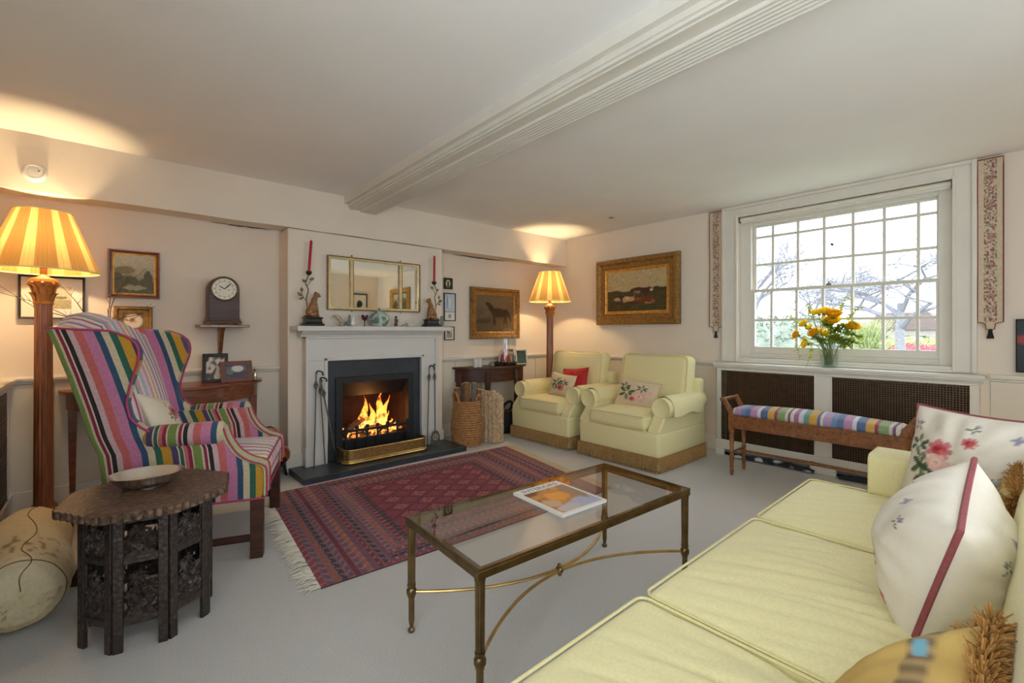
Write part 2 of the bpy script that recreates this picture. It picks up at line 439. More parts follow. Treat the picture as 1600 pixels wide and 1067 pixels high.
# ------------------------------------------------------------------ added daylight windows, and the door, behind the camera
w2 = sroot('added_window_2', (.95, YF - .1, .75))  # unseen window, added to let more daylight in
b = B()
for (x0, x1, z0, z1) in ((-1.1, -1.05, 0, 1.47), (1.05, 1.1, 0, 1.47), (-1.05, 1.05, 0, .05), (-1.05, 1.05, 1.42, 1.47), (-1.05, 1.05, .72, .76)): b.box(x0, x1, -.04, .04, z0, z1)
b.done('window_frame', M['trim'], w2, smooth=0, bev=.004)
for k in range(1, 7): B().box(-1.05 + k * .3 - .009, -1.05 + k * .3 + .009, -.015, .015, .05, 1.42).done('glazing_bar', M['trim'], w2, smooth=0)
for k in range(7):
    for z0, z1 in ((.05, .72), (.76, 1.42)): B().box(-1.05 + k * .3 + .009, -1.05 + (k + 1) * .3 - .009, -.002, .002, z0, z1).done('pane', M['glass'], w2, smooth=0)
B().box(-1.2, 1.2, .0, .2, -.03, 0).done('sill_board', M['trim'], w2, smooth=0, bev=.005)
w3 = sroot('added_window_3', (XL - .1, -.35, .5))  # unseen window, added for daylight from the left
b = B()
for (y0, y1, z0, z1) in ((-.95, -.9, 0, 1.5), (.9, .95, 0, 1.5), (-.9, .9, 0, .05), (-.9, .9, 1.45, 1.5)): b.box(-.04, .04, y0, y1, z0, z1)
b.done('window_frame', M['trim'], w3, smooth=0, bev=.004)
for k in range(1, 6): B().box(-.015, .015, -.9 + k * .3 - .009, -.9 + k * .3 + .009, .05, 1.45).done('glazing_bar', M['trim'], w3, smooth=0)
for k in range(6): B().box(-.002, .002, -.9 + k * .3 + .009, -.9 + (k + 1) * .3 - .009, .05, 1.45).done('pane', M['glass'], w3, smooth=0)
B().box(.0, .12, -.95, .95, -.03, 0).done('sill_board', M['trim'], w3, smooth=0, bev=.005)
d1 = sroot('door_1', (3.0, YF, 0))
B().box(-.4, .4, 0, .035, .01, 1.98).done('door_leaf', M['trim'], d1, smooth=0, bev=.003)
for z0, z1 in ((.15, .85), (1.0, 1.85)):
    for x0, x1 in ((-.32, -.04), (.04, .32)): B().box(x0, x1, .03, .042, z0, z1).done('door_panel', M['trim'], d1, smooth=0, bev=.006)
B().box(-.47, -.4, 0, .05, 0, 2.05).box(.4, .47, 0, .05, 0, 2.05).box(-.47, .47, 0, .05, 1.98, 2.05).done('door_frame', M['trim'], d1, smooth=0, bev=.004)
B().ball((.34, .07, 1.0), .028).tube([(.34, .03, 1.0), (.34, .07, 1.0)], .01).done('door_knob', M['brass'], d1)

# ================================================================== OUTSIDE
lawn = B().grid(lambda s, t: (lerp(5.0, 120, s), lerp(-60, 60, t), -.35 + .25 * nz(s * 9, t * 9)), 40, 40)
M['lawn'] = mat('spring_lawn', (122, 130, 110), .95, noise_=(1.5, .2), bump=(40, .3))
struct(lawn.done('ground', M['lawn'], smooth=60))
M['bark'] = mat('grey_bark', (132, 130, 138), .9, noise_=(20, .2))
def tree_mesh(seed, h, spread, depth=6, r0=.16, flat=.5, tw=5):
    rd = random.Random(seed); b = B()
    def br(p, d, ln, r, k):
        q = p + d * ln * .5 + Vector((rd.uniform(-1, 1), rd.uniform(-1, 1), rd.uniform(-.5, 1))) * ln * .07; e = p + d * ln
        b.tube([p, q, e], [r, r * .82, r * .64], 5 if k > 3 else 3)
        if k == 0:
            for i in range(tw):
                v = Vector((rd.gauss(0, 1), rd.gauss(0, 1), rd.gauss(.25, .8))).normalized(); o = p + d * ln * rd.random(); b.tube([o, o + (v + d * .6) * ln * rd.uniform(.5, 1.0)], [r * .7, r * .35], 3)
            return
        for i in range(3 if k < 5 else 4):
            a = rd.uniform(0, 2 * pi); v = Vector((cos(a), sin(a), rd.uniform(-.15, .5) * flat * 2))
            nd = (d * rd.uniform(.35, .8) + v * spread).normalized()
            br(p + (e - p) * rd.uniform(.55, 1), nd, ln * rd.uniform(.62, .86), r * rd.uniform(.45, .62), k - 1)
    br(Vector((0, 0, 0)), Vector((.05, 0, 1)), h * .3, r0, depth)
    return b
def tree(name, label, loc, seed, h, spread, depth=6, r0=.16, flat=.5, scale=1):
    o = tree_mesh(seed, h, spread, depth, r0, flat).done(name, M['bark'], smooth=0)
    o.location = loc; o.scale = (scale,) * 3
    return tag(o, label, 'tree', 'trees in the garden')
tree('bare_tree', 'wide spreading bare tree in the garden beyond the pink flower bed', (31, 4.3, -.5), 3, 10.5, .95, 6, .26, .35)
tree('bare_tree', 'twiggy bare tree seen through the far end of the window, by the hedge', (48, 18.4, -.4), 11, 15, .6, 6, .36, .6)
tree('bare_tree', 'thin bare tree standing behind the wide spreading tree', (66, 17.5, -.4), 23, 14.0, .8, 6, .3, .4)
tree('bare_tree', 'bare tree with low branches beside the stone house', (47, -5.0, -.4), 31, 13.5, .9, 6, .28, .4)
M['hedge'] = mat('hazy_green_foliage', (140, 148, 134), .95, noise_=(3, .2), bump=(12, .8), bdist=.2)
M['willow'] = mat('fresh_yellow_green_foliage', (150, 158, 108), .95, noise_=(5, .25))
M['pinkbed'] = mat('pink_red_blossom', (186, 92, 100), .9, noise_=(6, .35))
def hedge(name, label, x, y0, y1, z1, th, m, cat, seed):
    rd = random.Random(seed); b = B()
    def f(s, t):
        a = pi * t; y = lerp(y0, y1, s); hh = z1 * (1 + .18 * nz(y * .8, seed)) * (min(1, sin(pi * max(.02, min(.98, s))) * 3)) ** .5
        q = 1 + .16 * nz(y * 3, a * 3, seed)
        return (x - th * cos(a) * q, y, -.4 + hh * abs(sin(a)) ** .6 * q)
    b.grid(f, 60, 14)
    for k in range(900):   # leafy sprigs standing proud of the clipped mass
        s, t = rd.random(), rd.uniform(.08, .9); p = Vector(f(s, t)); d = Vector((-.6, rd.uniform(-.7, .7), rd.uniform(.2, 1.2))) * .10 * z1
        w = Vector((0, .03, 0)) * z1
        v = [b.bm.verts.new(q) for q in (p - w, p + w, p + d)]; b.face(v)
    o = b.done(name, m, smooth=60); return tag(o, label, cat)
hedge('hedge', 'long hazy green hedge along the far side of the garden', 30, 6.6, 17, 2.3, 1.0, M['hedge'], 'hedge', 1)
hedge('hedge', 'low dark hedge running behind the stone house', 56, -8, 13, 2.6, 1.2, M['hedge'], 'hedge', 2)
hedge('flower_bed', 'strip of pink red flowers at the edge of the lawn', 33, -1, 5.5, .82, .5, M['pinkbed'], 'flower bed', 3)
hedge('garden_border', 'low bright green border of plants behind the pink flowers', 38, -2, 6.8, 1.15, .6, M['willow'], 'plants', 4)
b = B(); rd = random.Random(5)
for k in range(420):
    a = rd.uniform(0, 2 * pi); l = rd.uniform(.9, 2.0); w = rd.uniform(.1, .8)
    p0 = Vector((rd.gauss(0, .12), rd.gauss(0, .12), 0)); p2 = Vector((cos(a) * w, sin(a) * w, l)); p1 = p2 * .5 + Vector((0, 0, l * .22))
    b.tube([p0, p1, p2, p2 + Vector((cos(a) * .16, sin(a) * .16, -.06))], [.012, .010, .008, .003], 3)
tag(b.done('willow_shrub', M['willow'], smooth=0, loc=(20, 3.65, -.35)), 'fountain shaped yellow green shrub outside behind the flower vase', 'shrub')
M['stone'] = mat('pale_stone_wall', (150, 142, 136), .9, noise_=(4, .1)); M['roof'] = mat('brown_tile_roof', (112, 96, 92), .9, noise_=(8, .15))
hs = thing('stone_house', 'small pale house with brown pitched roof across the garden', 'house', (50, 6.6, -.6))
B().box(-1.5, 1.5, -2.2, 2.2, 0, 1.9).done('house_wall', M['stone'], hs, smooth=0)
B().prism([(-2.4, 1.9), (2.4, 1.9), (1.6, 3.3), (-1.6, 3.3)], 'x', -1.7, 1.7).done('roof', M['roof'], hs, smooth=0)
for y in (-1.2, 0, 1.2): B().box(-1.54, -1.49, y - .25, y + .25, .7, 1.4).done('house_window', M['iron'], hs, smooth=0)
# ================================================================== FIREPLACE
h = B().box(1.13, 2.68, 3.70, 4.10, 0, .05).done('hearth_slab', M['slate'], smooth=0, bev=.004)
tag(h, 'black slate hearth slab in front of the fire', 'hearth')
SX, SY = 1.89, 4.11     # surround centre, wall face
fs = thing('fire_surround', 'pale grey painted fire surround with mantel shelf', 'fireplace', (SX, SY, .05))
# local: x along wall, -y towards the room; front face at y=-.09
for sg in (-1, 1):
    x0, x1 = sorted((sg * .47, sg * .645))
    B().box(x0, x1, -.09, 0, 0, .893).done('jamb', M['grey_paint'], fs, smooth=0, bev=.003)
    B().box(x0 - .004, x1 + .004, -.104, 0, 0, .17).done('plinth_block', M['grey_paint'], fs, smooth=0, bev=.004)
    o0, o1 = sorted((sg * .622, sg * .648)); i0, i1 = sorted((sg * .462, sg * .49))
    B().box(o0, o1, -.106, -.02, .17, 1.10).done('outer_moulding', M['grey_paint'], fs, smooth=0, bev=.006)
    B().box(i0, i1, -.100, -.02, .17, .915).done('inner_moulding', M['grey_paint'], fs, smooth=0, bev=.006)
B().box(-.645, .645, -.09, 0, .893, 1.13).done('frieze', M['grey_paint'], fs, smooth=0, bev=.003)
B().box(-.49, .49, -.100, -.02, .888, .915).done('inner_moulding', M['grey_paint'], fs, smooth=0, bev=.006)
B().box(-.648, .648, -.106, -.02, 1.082, 1.104).done('outer_moulding', M['grey_paint'], fs, smooth=0, bev=.006)
prof = [(0, 1.10), (-.11, 1.10), (-.118, 1.118), (-.14, 1.128), (-.148, 1.142), (-.165, 1.142), (-.165, 1.148), (0, 1.148)]
B().loft([[(x, p[0], p[1]) for p in prof] for x in (-.69, .69)]).done('bed_moulding', M['grey_paint'], fs, smooth=30)
B().box(-.745, .74, -.215, 0, 1.148, 1.192).done('mantel_shelf', M['grey_paint'], fs, smooth=0, bev=.008)
for sg in (-1, 1):
    x0, x1 = sorted((sg * .472, sg * .385))
    B().box(x0, x1, -.06, -.002, 0, .90).done('slate_slip', M['slate'], fs, smooth=0, bev=.002)
B().box(-.385, .385, -.06, -.002, .735, .90).done('slate_slip', M['slate'], fs, smooth=0, bev=.002)

fi = thing('fire_insert', 'black iron fire basket and hood set in the fireplace', 'fire grate', (SX, SY, .05))
b = B()
for (x0, x1, z0, z1) in ((-.385, -.325, 0, .735), (.325, .385, 0, .735), (-.325, .325, .68, .735)): b.box(x0, x1, -.075, .0, z0, z1)
b.done('insert_frame', M['iron'], fi, smooth=0, bev=.003)
B().loft([[(-.326, -.06, .68), (.326, -.06, .68), (.326, -.05, .68), (-.326, -.05, .68)], [(-.326, .05, .545), (.326, .05, .545), (.326, .06, .55), (-.326, .06, .55)]]).done('hood', M['iron'], fi, smooth=0)
b = B()
b.box(-.326, .326, .40, .43, 0, .70).box(-.37, -.326, .0, .42, 0, .70).box(.326, .37, .0, .42, 0, .70).box(-.37, .37, 0, .42, .69, .705).box(-.36, .36, 0, .42, -.02, 0)
b.done('firebrick_lining', M['soot'], fi, smooth=0)
B().box(-.32, .32, .0, .36, .14, .155).done('fire_bed', M['iron'], fi, smooth=0)
for z in (.155, .235): B().box(-.33, .33, -.085, -.07, z, z + .022).done('grate_rail', M['iron'], fi, smooth=0)
for k in range(7):
    x = -.30 + k * .1
    B().box(x - .008, x + .008, -.092, -.078, .03, .275).box(x - .014, x + .014, -.094, -.076, .262, .29).done('grate_bar', M['iron'], fi, smooth=0)
B().box(-.325, .325, -.02, -.01, .0, .15).done('ash_front', M['iron'], fi, smooth=0)
# embers, logs and flames
M['ember'] = NT('glowing_embers')
_n = M['ember']; _t = _n.n('ShaderNodeTexNoise', Scale=26.0, Detail=4.0); _c = _n.n('ShaderNodeTexCoord'); _n.l(_c.outputs['Object'], _t.inputs['Vector'])
_r = _n.n('ShaderNodeValToRGB'); _r.color_ramp.elements[0].position = .44; _r.color_ramp.elements[0].color = (.01, .004, .003, 1)
_r.color_ramp.elements[1].position = .66; _r.color_ramp.elements[1].color = (1, .30, .05, 1)
_n.l(_t.outputs['Fac'], _r.inputs['Fac']); _n.l(_r.outputs['Color'], _n.b.inputs['Emission Color']); _n.b.inputs['Emission Strength'].default_value = 2.6
_n.b.inputs['Base Color'].default_value = (.03, .015, .01, 1); _n.b.inputs['Roughness'].default_value = .95; M['ember'] = _n.m
M['firelog'] = mat('charring_bark', (110, 74, 52), .95, noise_=(24, .5), bump=(40, .8), bdist=.01)
rd = random.Random(4); b = B()
for k in range(46): b.ball((rd.uniform(-.29, .29), rd.uniform(-.045, .28), .158 + rd.uniform(.012, .06)), (rd.uniform(.018, .04), rd.uniform(.018, .035), rd.uniform(.012, .028)), 7, 5)
e = b.done('embers', M['ember'], kind='stuff', loc=(SX, SY, .05)); tag(e, 'bed of glowing orange embers in the grate', 'embers')
def log(name, label, p, q, r, m, grp, end=None):
    P, Q = Vector(p), Vector(q); t = thing(name, label, 'log', p, 0, grp); d = Q - P
    pts = [d * (k / 6) + Vector((rd.uniform(-1, 1), rd.uniform(-1, 1), rd.uniform(-1, 1))) * r * .06 for k in range(7)]
    B().tube(pts, [r * rd.uniform(.93, 1.05) for _ in pts], 9).done('bark', m, t, smooth=30)
    n = d.normalized()
    B().tube([d + n * .0005, d + n * .003], r * .93, 9).done('cut_end', end or m, t, smooth=30)
    return t
log('fire_log', 'brown log leaning in from the side of the fire', (SX - .30, SY + .02, .25), (SX - .03, SY + .16, .36), .032, M['firelog'], 'logs burning in the grate')
log('fire_log', 'charred log lying across the back of the embers', (SX - .16, SY + .19, .275), (SX + .2, SY + .22, .285), .034, M['firelog'], 'logs burning in the grate')
log('fire_log', 'charred log lying at the front of the embers', (SX - .06, SY + .06, .27), (SX + .24, SY + .10, .262), .028, M['firelog'], 'logs burning in the grate')
nt = NT('flame'); nt.t.nodes.remove(nt.b)
co = nt.n('ShaderNodeTexCoord'); sp = nt.n('ShaderNodeSeparateXYZ'); nt.l(co.outputs['Generated'], sp.inputs[0])
rp = nt.n('ShaderNodeValToRGB'); e_ = rp.color_ramp.elements; e_[0].color = (1, .50, .12, 1); e_[1].color = (1, .14, .012, 1); k_ = e_.new(.45); k_.color = (1, .36, .05, 1)
nt.l(sp.outputs['Z'], rp.inputs['Fac']); em = nt.n('ShaderNodeEmission', Strength=1.9); nt.l(rp.outputs['Color'], em.inputs['Color'])
tr = nt.n('ShaderNodeBsdfTransparent'); ms = nt.n('ShaderNodeMixShader')
tx = nt.n('ShaderNodeTexNoise', Scale=16.0, Detail=2.0); nt.l(co.outputs['Object'], tx.inputs['Vector'])
mr = nt.n('ShaderNodeMapRange'); mr.inputs['From Min'].default_value = .40; mr.inputs['From Max'].default_value = .58; mr.inputs['To Min'].default_value = .05; nt.l(tx.outputs['Fac'], mr.inputs['Value'])
nt.l(mr.outputs['Result'], ms.inputs['Fac']); nt.l(tr.outputs[0], ms.inputs[1]); nt.l(em.outputs[0], ms.inputs[2]); nt.l(ms.outputs[0], nt.out.inputs['Surface'])
fire = thing('fire', 'bright orange flames rising from the logs', 'fire', (SX, SY + .10, .25))
for k, (x, y, hh, w, ln, se) in enumerate([(-.02, .04, .32, .040, -.02, 1), (.01, .0, .25, .034, .02, 2), (.11, .05, .36, .050, .05, 3), (.15, .03, .31, .034, .06, 4), (.05, .02, .20, .026, -.02, 5), (-.06, .02, .15, .026, -.03, 6), (.19, .05, .15, .022, .02, 7), (.02, .06, .14, .024, -.02, 8), (.12, -.01, .12, .026, .02, 9), (-.12, .0, .06, .018, .02, 10), (.22, .01, .08, .018, .02, 11), (-.01, -.02, .10, .022, .02, 12)]):
    rows = []
    for j in range(15):
        t = j / 14; r = w * (sin(pi * min(1, t * .75 + .22)) ** .9) * (1 - t ** 3) + .001
        cx = x + ln * t + .022 * sin(7 * t + se * 2) * t; cy = y + .015 * sin(6 * t + se)
        rows.append([(cx + r * cos(2 * pi * i / 10) * (1 + .3 * nz(i * .9, t * 4, se)), cy + .5 * r * sin(2 * pi * i / 10), hh * t) for i in range(10)])
    B().loft(rows).done('flame', nt.m, fire, smooth=80)
fl = bpy.data.lights.new('fire_glow', 'POINT'); fl.energy = 1.6; fl.color = (1, .42, .12); fl.shadow_soft_size = .08
o = bpy.data.objects.new('fire_glow', fl); COL.objects.link(o); o.location = (SX + .03, SY + .10, .42)

# brass fender: pierced, with rounded corners
fd = thing('brass_fender', 'low pierced brass fender on the slate hearth', 'fender', (1.92, 3.94, .05))
def fpath(off=0):
    hw, dp, r = .40 + off, .10 + off, .07
    p = [(-hw, dp + .0)]
    for a in range(6): p.append((-hw + r - r * cos(radians(a * 18)), -dp + r - r * sin(radians(a * 18))))
    for a in range(6): p.append((hw - r + r * sin(radians(a * 18)), -dp + r - r * cos(radians(a * 18))))
    p.append((hw, dp)); return p
for nm, z, r, off in (('top_rim', .118, .008, 0), ('base_rim', .012, .012, .006), ('middle_rim', .028, .005, .003)):
    B().tube([(x, y, z) for x, y in fpath(off)], r, 8).done(nm, M['brass'], fd)
M['pierced'] = NT('pierced_brass')
_n = M['pierced']; _n.b.inputs['Metallic'].default_value = 1; _n.b.inputs['Roughness'].default_value = .35
_u = _n.n('ShaderNodeTexCoord'); _v = _n.n('ShaderNodeTexVoronoi', Scale=85.0); _n.l(_u.outputs['Object'], _v.inputs['Vector'])
_r = _n.n('ShaderNodeValToRGB'); _r.color_ramp.elements[0].position = .24; _r.color_ramp.elements[0].color = (.05, .035, .02, 1); _r.color_ramp.elements[1].position = .36; _r.color_ramp.elements[1].color = (*C(206, 176, 116), 1)
_n.l(_v.outputs['Distance'], _r.inputs['Fac']); _n.l(_r.outputs['Color'], _n.b.inputs['Base Color']); M['pierced'] = _n.m
B().loft([[(x, y, .015), (x, y, .118), (x * .992, y + .004, .118), (x * .992, y + .004, .015)] for x, y in fpath()]).done('pierced_panel', M['pierced'], fd, smooth=30)

# fire irons leaning on the surround
def iron(name, label, foot, top, kind):
    F, T = Vector(foot), Vector(top); t = thing(name, label, 'fire iron', foot, 0, 'fire irons'); d = T - F; L = d.length; u = d / L
    side = Vector((1, 0, 0)); side = (side - u * side.dot(u)).normalized()
    B().tube([Vector(), d * .98], .0055, 7).done('shaft', M['steel'], t)
    b = B()                                    # open twisted basket handle
    for k in range(4):
        a0 = k * pi / 2; n2 = u.cross(side)
        b.tube([u * (L * (.80 + .1 * j / 6)) + (side * cos(a0 + j * .5) + n2 * sin(a0 + j * .5)) * .016 * sin(pi * j / 6) for j in range(7)], .003, 5)
    b.done('twisted_grip', M['steel'], t)
    if kind == 'hook': B().tube(curve([d * .97, d + side * .012, d + side * .05 - u * .012, d + side * .055 - u * .04], 5), .006, 6).done('hook_end', M['iron'], t)
    else: B().ball(d, .013).done('finial', M['steel'], t)
    if kind == 'tongs': B().tube(curve([d * .92, d * .75 + side * .035, d * .3 + side * .05, side * .045], 6), .0055, 6).done('tong_arm', M['steel'], t)
    if kind == 'brush': B().tube([Vector(), u * .12], [.008, .014], 7).done('brush_head', M['iron'], t)
    if kind == 'shovel':
        b = B()
        P = [(-.052, 0), (.052, 0), (.05, .10), (.03, .14), (0, .155), (-.03, .14), (-.05, .10)]
        b.loft([[side * x + u * z + Vector((0, y, 0)) for x, z in P] for y in (-.008, -.004)])
        b.done('shovel_blade', M['steel'], t, smooth=20)
        b = B()
        for k in range(8): b.ball(side * (.026 * cos(k * pi / 4)) + u * (.085 + .026 * sin(k * pi / 4)) + Vector((0, -.009, 0)), (.007, .003, .007), 6, 4)
        b.ball(u * .085 + Vector((0, -.009, 0)), (.008, .003, .008), 6, 4).done('pierced_rosette', M['white'], t)
iron('poker', 'steel poker with twisted grip beside the slate slip, leaning', (1.375, 3.93, .05), (1.355, 4.0, .80), 'hook')
iron('fire_tongs', 'pair of steel fire tongs hooked against the jamb near the poker', (1.485, 3.95, .05), (1.365, 3.998, .775), 'brush')
iron('hearth_brush', 'steel fire iron standing upright near the outer edge of the jamb', (1.287, 3.94, .05), (1.325, 3.995, .86), 'hook')
iron('poker', 'thin steel poker beside the pierced shovel', (2.365, 3.93, .05), (2.43, 3.995, .85), 'hook')
iron('fire_shovel', 'steel fire shovel with pierced round rosette', (2.458, 3.93, .05), (2.49, 3.995, .855), 'shovel')

# copper kettle in the corner left of the hearth
kt = thing('copper_kettle', 'polished copper kettle on an iron trivet beside the hearth', 'kettle', (.985, 4.07, 0), 2.2); kt.scale = (1.28, 1.28, 1.05)
B().lathe([(.0, .115), (.09, .115), (.115, .15), (.118, .19), (.10, .235), (.05, .265), (.012, .272), (0, .28)], 24).done('body', M['copper'], kt)
B().tube(curve([(.1, 0, .17), (.16, 0, .2), (.19, 0, .25)], 5), [.022] * 5 + [.015] * 5 + [.011], 8).done('spout', M['copper'], kt)
B().tube(curve([(-.085, 0, .24), (-.06, 0, .36), (0, 0, .40), (.06, 0, .36), (.085, 0, .24)], 6), .008, 7).done('handle', M['brass'], kt)
b = B()
for k in range(3): b.tube([(.1 * cos(k * 2.09), .1 * sin(k * 2.09), 0), (.08 * cos(k * 2.09), .08 * sin(k * 2.09), .11)], .009, 6)
b.tube([(.085 * cos(a * pi / 8), .085 * sin(a * pi / 8), .108) for a in range(16)], .008, 6, closed=True).done('trivet', M['iron'], kt)

# ================================================================== ON THE MANTEL SHELF
MZ = 1.242
M['leopard'] = mat('tawny_bronze', (146, 104, 66), .5, .3, noise_=(60, .4), bump=(90, .4))
M['bronze_leaf'] = mat('verdigris_bronze', (126, 112, 86), .5, .5, noise_=(40, .3))
def candlestick(x, flip, label, clabel):
    t = thing('animal_candlestick', label, 'candlestick', (x, 3.985, MZ), 0 if flip > 0 else pi, 'animal candlesticks on the mantel')
    b = B(); P = lambda w, z0, z1: b.box(-w, w, -w * .62, w * .62, z0, z1)
    P(.084, 0, .018); P(.074, .018, .03); P(.066, .03, .062); P(.074, .062, .074)
    b.done('stepped_base', M['black'], t, smooth=0, bev=.004)
    b = B()      # seated animal: haunches, chest, neck, head, forelegs, tail
    b.ball((-.018, 0, .118), (.040, .034, .046)).ball((0, 0, .15), (.034, .028, .055)).ball((.012, 0, .20), (.027, .024, .045)).ball((.022, 0, .238), (.020, .019, .026))
    b.ball((.034, 0, .262), (.026, .020, .022)).ball((.054, 0, .254), (.016, .011, .010)).ball((.024, .015, .282), (.007, .005, .010)).ball((.024, -.015, .282), (.007, .005, .010))
    for s in (-1, 1):
        b.tube([(.022, s * .014, .19), (.036, s * .015, .13), (.040, s * .015, .078)], [.014, .010, .009], 8).ball((.048, s * .015, .08), (.014, .008, .007))
        b.ball((.002, s * .028, .098), (.032, .013, .026))
    b.tube(curve([(-.05, 0, .085), (-.066, .012, .082), (-.05, .03, .08), (-.02, .036, .08)], 4), .006, 6)
    b.done('seated_animal', M['leopard'], t, remesh=.0035)
    b = B()
    st = curve([(-.03, 0, .09), (-.05, 0, .22), (-.035, 0, .30), (-.052, .01, .36), (-.03, 0, .43)], 5); b.tube(st, .0055, 6)
    b.tube(curve([(-.05, 0, .21), (-.08, 0, .25), (-.085, .01, .275)], 4), .004, 5).tube(curve([(-.045, 0, .33), (-.02, 0, .37), (-.005, -.01, .385)], 4), .003, 5)
    b.done('branch', M['bronze_leaf'], t)
    for (px, pz, dx, dz) in ((-.075, .245, -.05, .035), (-.07, .24, -.04, -.02), (-.03, .385, .045, .02), (-.05, .36, -.035, .03), (-.085, .275, -.005, .05), (-.01, .38, .02, .03)):
        p = Vector((px, 0, pz)); d = Vector((dx, 0, dz)); w = Vector((-dz, .3 * d.length, dx)) * .28
        B().loft([[p, p + d * .01, p + d * .01], [p + d * .5 - w, p + d * .5 + w, p + d * .5 + Vector((0, -.006, 0))], [p + d, p + d * 1.01, p + d]]).done('leaf', M['bronze_leaf'], t)
    B().lathe([(.006, .425), (.018, .432), (.024, .448), (.022, .46), (.014, .462)], 12, (-.03, 0, 0)).done('candle_cup', M['black'], t)
    cx = x + (-.03 if flip > 0 else .03)
    c = thing('candle', clabel, 'candle', (cx, 3.985, MZ + .452), (0, radians(4 if flip > 0 else .5), 0), 'red candles on the mantel')
    B().lathe([(.0115, 0), (.0112, .262), (.006, .268)], 12).done('wax', M['red'], c)
    B().tube([(0, 0, .266), (.001, 0, .278)], .0012, 5).done('wick', M['iron'], c)
candlestick(1.29, 1, 'bronze candlestick, seated spotted animal facing the mirror from the clock side', 'red taper candle nearest the clock, leaning slightly')
candlestick(2.45, -1, 'bronze candlestick, seated animal on the basket side of the mantel', 'upright red taper candle nearest the horse painting')

def lat(name, label, cat, m, x, prof, n=16, y=3.985, z=MZ, **k):
    return tag(B().lathe(prof, n, **k).done(name, m, loc=(x, y, z)), label, cat)
# shell / bird / cat ornaments
M['buff'] = mat('buff_feather_glaze', (176, 160, 140), .6, noise_=(40, .3)); M['grey'] = mat('grey_green_glaze', (120, 128, 118), .4, noise_=(30, .3))
b = B(); b.ball((0, 0, .012), (.03, .02, .012)).tube(curve([(.02, 0, .015), (.0, 0, .05), (-.035, 0, .085), (-.065, 0, .088), (-.08, 0, .07)], 5), [.012, .013, .014, .016, .018, .019, .02, .02, .02, .018, .016, .014, .012, .010, .009, .008, .007, .006, .005, .004, .003], 8)
tag(b.done('squirrel_tail_ornament', M['buff'], loc=(1.53, 3.99, MZ), remesh=.003), 'small buff plume shaped ornament on the mantel', 'ornament')
tag(B().ball((0, 0, .014), (.012, .012, .014)).ball((.004, 0, .032), .009).done('small_bird', M['grey'], loc=(1.562, 3.97, MZ), remesh=.002), 'tiny grey bird ornament beside the white cat', 'ornament')
def cat_orn(name, label, x, m, s, face=1):
    b = B(); b.ball((0, 0, .028), (.024, .018, .028)).ball((.004 * face, 0, .055), (.014, .012, .026)).ball((.008 * face, 0, .085), (.012, .011, .012))
    for q in (-1, 1): b.tube([(.006 * face, q * .006, .092), (.005 * face, q * .008, .106)], [.005, .001], 5)
    b.tube(curve([(-.02 * face, 0, .012), (-.03 * face, .01, .01), (-.022 * face, .022, .009)], 3), .004, 5)
    o = b.done(name, m, loc=(x, 3.985, MZ), remesh=.0025); o.scale = (s,) * 3; return tag(o, label, 'ornament')
cat_orn('cat_ornament', 'grey porcelain cat ornament with pointed ears', 1.60, M['grey'], 1.0)
cat_orn('cat_ornament', 'white porcelain cat ornament next to the grey cat', 1.633, M['porcelain'], .95)
gb = thing('wine_glass', 'small dark red goblet on the mantel', 'glass', (1.745, 3.985, MZ))
M['ruby'] = mat('ruby_glass', (72, 18, 22), .12, noise_=(10, .1), coat=.5)
B().lathe([(.018, 0), (.018, .003), (.004, .008), (.004, .045), (.008, .05)], 14).done('stem', M['ruby'], gb)
B().lathe([(.006, .05), (.022, .062), (.029, .085), (.028, .104), (.026, .104), (.025, .085), (.006, .056)], 16).done('bowl', M['ruby'], gb)
M['ginger'] = NT('blue_green_glaze'); _n = M['ginger']; _t = _n.n('ShaderNodeTexNoise', Scale=22.0, Detail=3.0); _c = _n.n('ShaderNodeTexCoord'); _n.l(_c.outputs['Object'], _t.inputs['Vector'])
_r = _n.n('ShaderNodeValToRGB'); _r.color_ramp.elements[0].position = .42; _r.color_ramp.elements[0].color = (*C(196, 206, 196), 1); _r.color_ramp.elements[1].position = .58; _r.color_ramp.elements[1].color = (*C(104, 130, 124), 1)
_n.l(_t.outputs['Fac'], _r.inputs['Fac']); _n.l(_r.outputs['Color'], _n.b.inputs['Base Color']); _n.b.inputs['Roughness'].default_value = .25; M['ginger'] = _n.m
gj = thing('ginger_jar', 'round blue green patterned lidded jar under the mirror', 'jar', (1.885, 3.985, MZ))
B().lathe([(.055, 0), (.075, .02), (.092, .06), (.090, .09), (.065, .118), (.045, .125)], 24).done('jar_body', M['ginger'], gj)
B().lathe([(.054, .122), (.05, .135), (.03, .15), (.008, .155), (.011, .166), (0, .172)], 20).done('lid', M['ginger'], gj)
b = B(); b.ball((0, 0, .02), (.02, .016, .02)).ball((0, 0, .052), (.016, .014, .024)).ball((.002, 0, .088), (.014, .013, .015)).ball((-.014, -.01, .06), (.007, .007, .02)).ball((.016, -.008, .055), (.006, .006, .02))
tag(b.done('dog_figurine', mat('black_white_glaze', (86, 78, 72), .3, noise_=(45, .9)), loc=(2.055, 3.985, MZ), remesh=.0025), 'black and white standing animal figurine on the mantel', 'ornament')
b = B(); b.lathe([(.02, 0), (.03, .006), (.038, .022), (.045, .034), (.043, .034), (.032, .018)], 14).tube(curve([(.03, 0, .028), (.065, 0, .04), (.08, 0, .06)], 4), [.010, .009, .008, .007, .006, .005, .004, .003, .002], 7).tube(curve([(-.03, 0, .03), (-.05, 0, .045), (-.035, 0, .06)], 4), .004, 5)
tag(b.done('white_bird_dish', M['porcelain'], loc=(2.21, 3.985, MZ)), 'white porcelain bird shaped dish with raised tail', 'ornament')
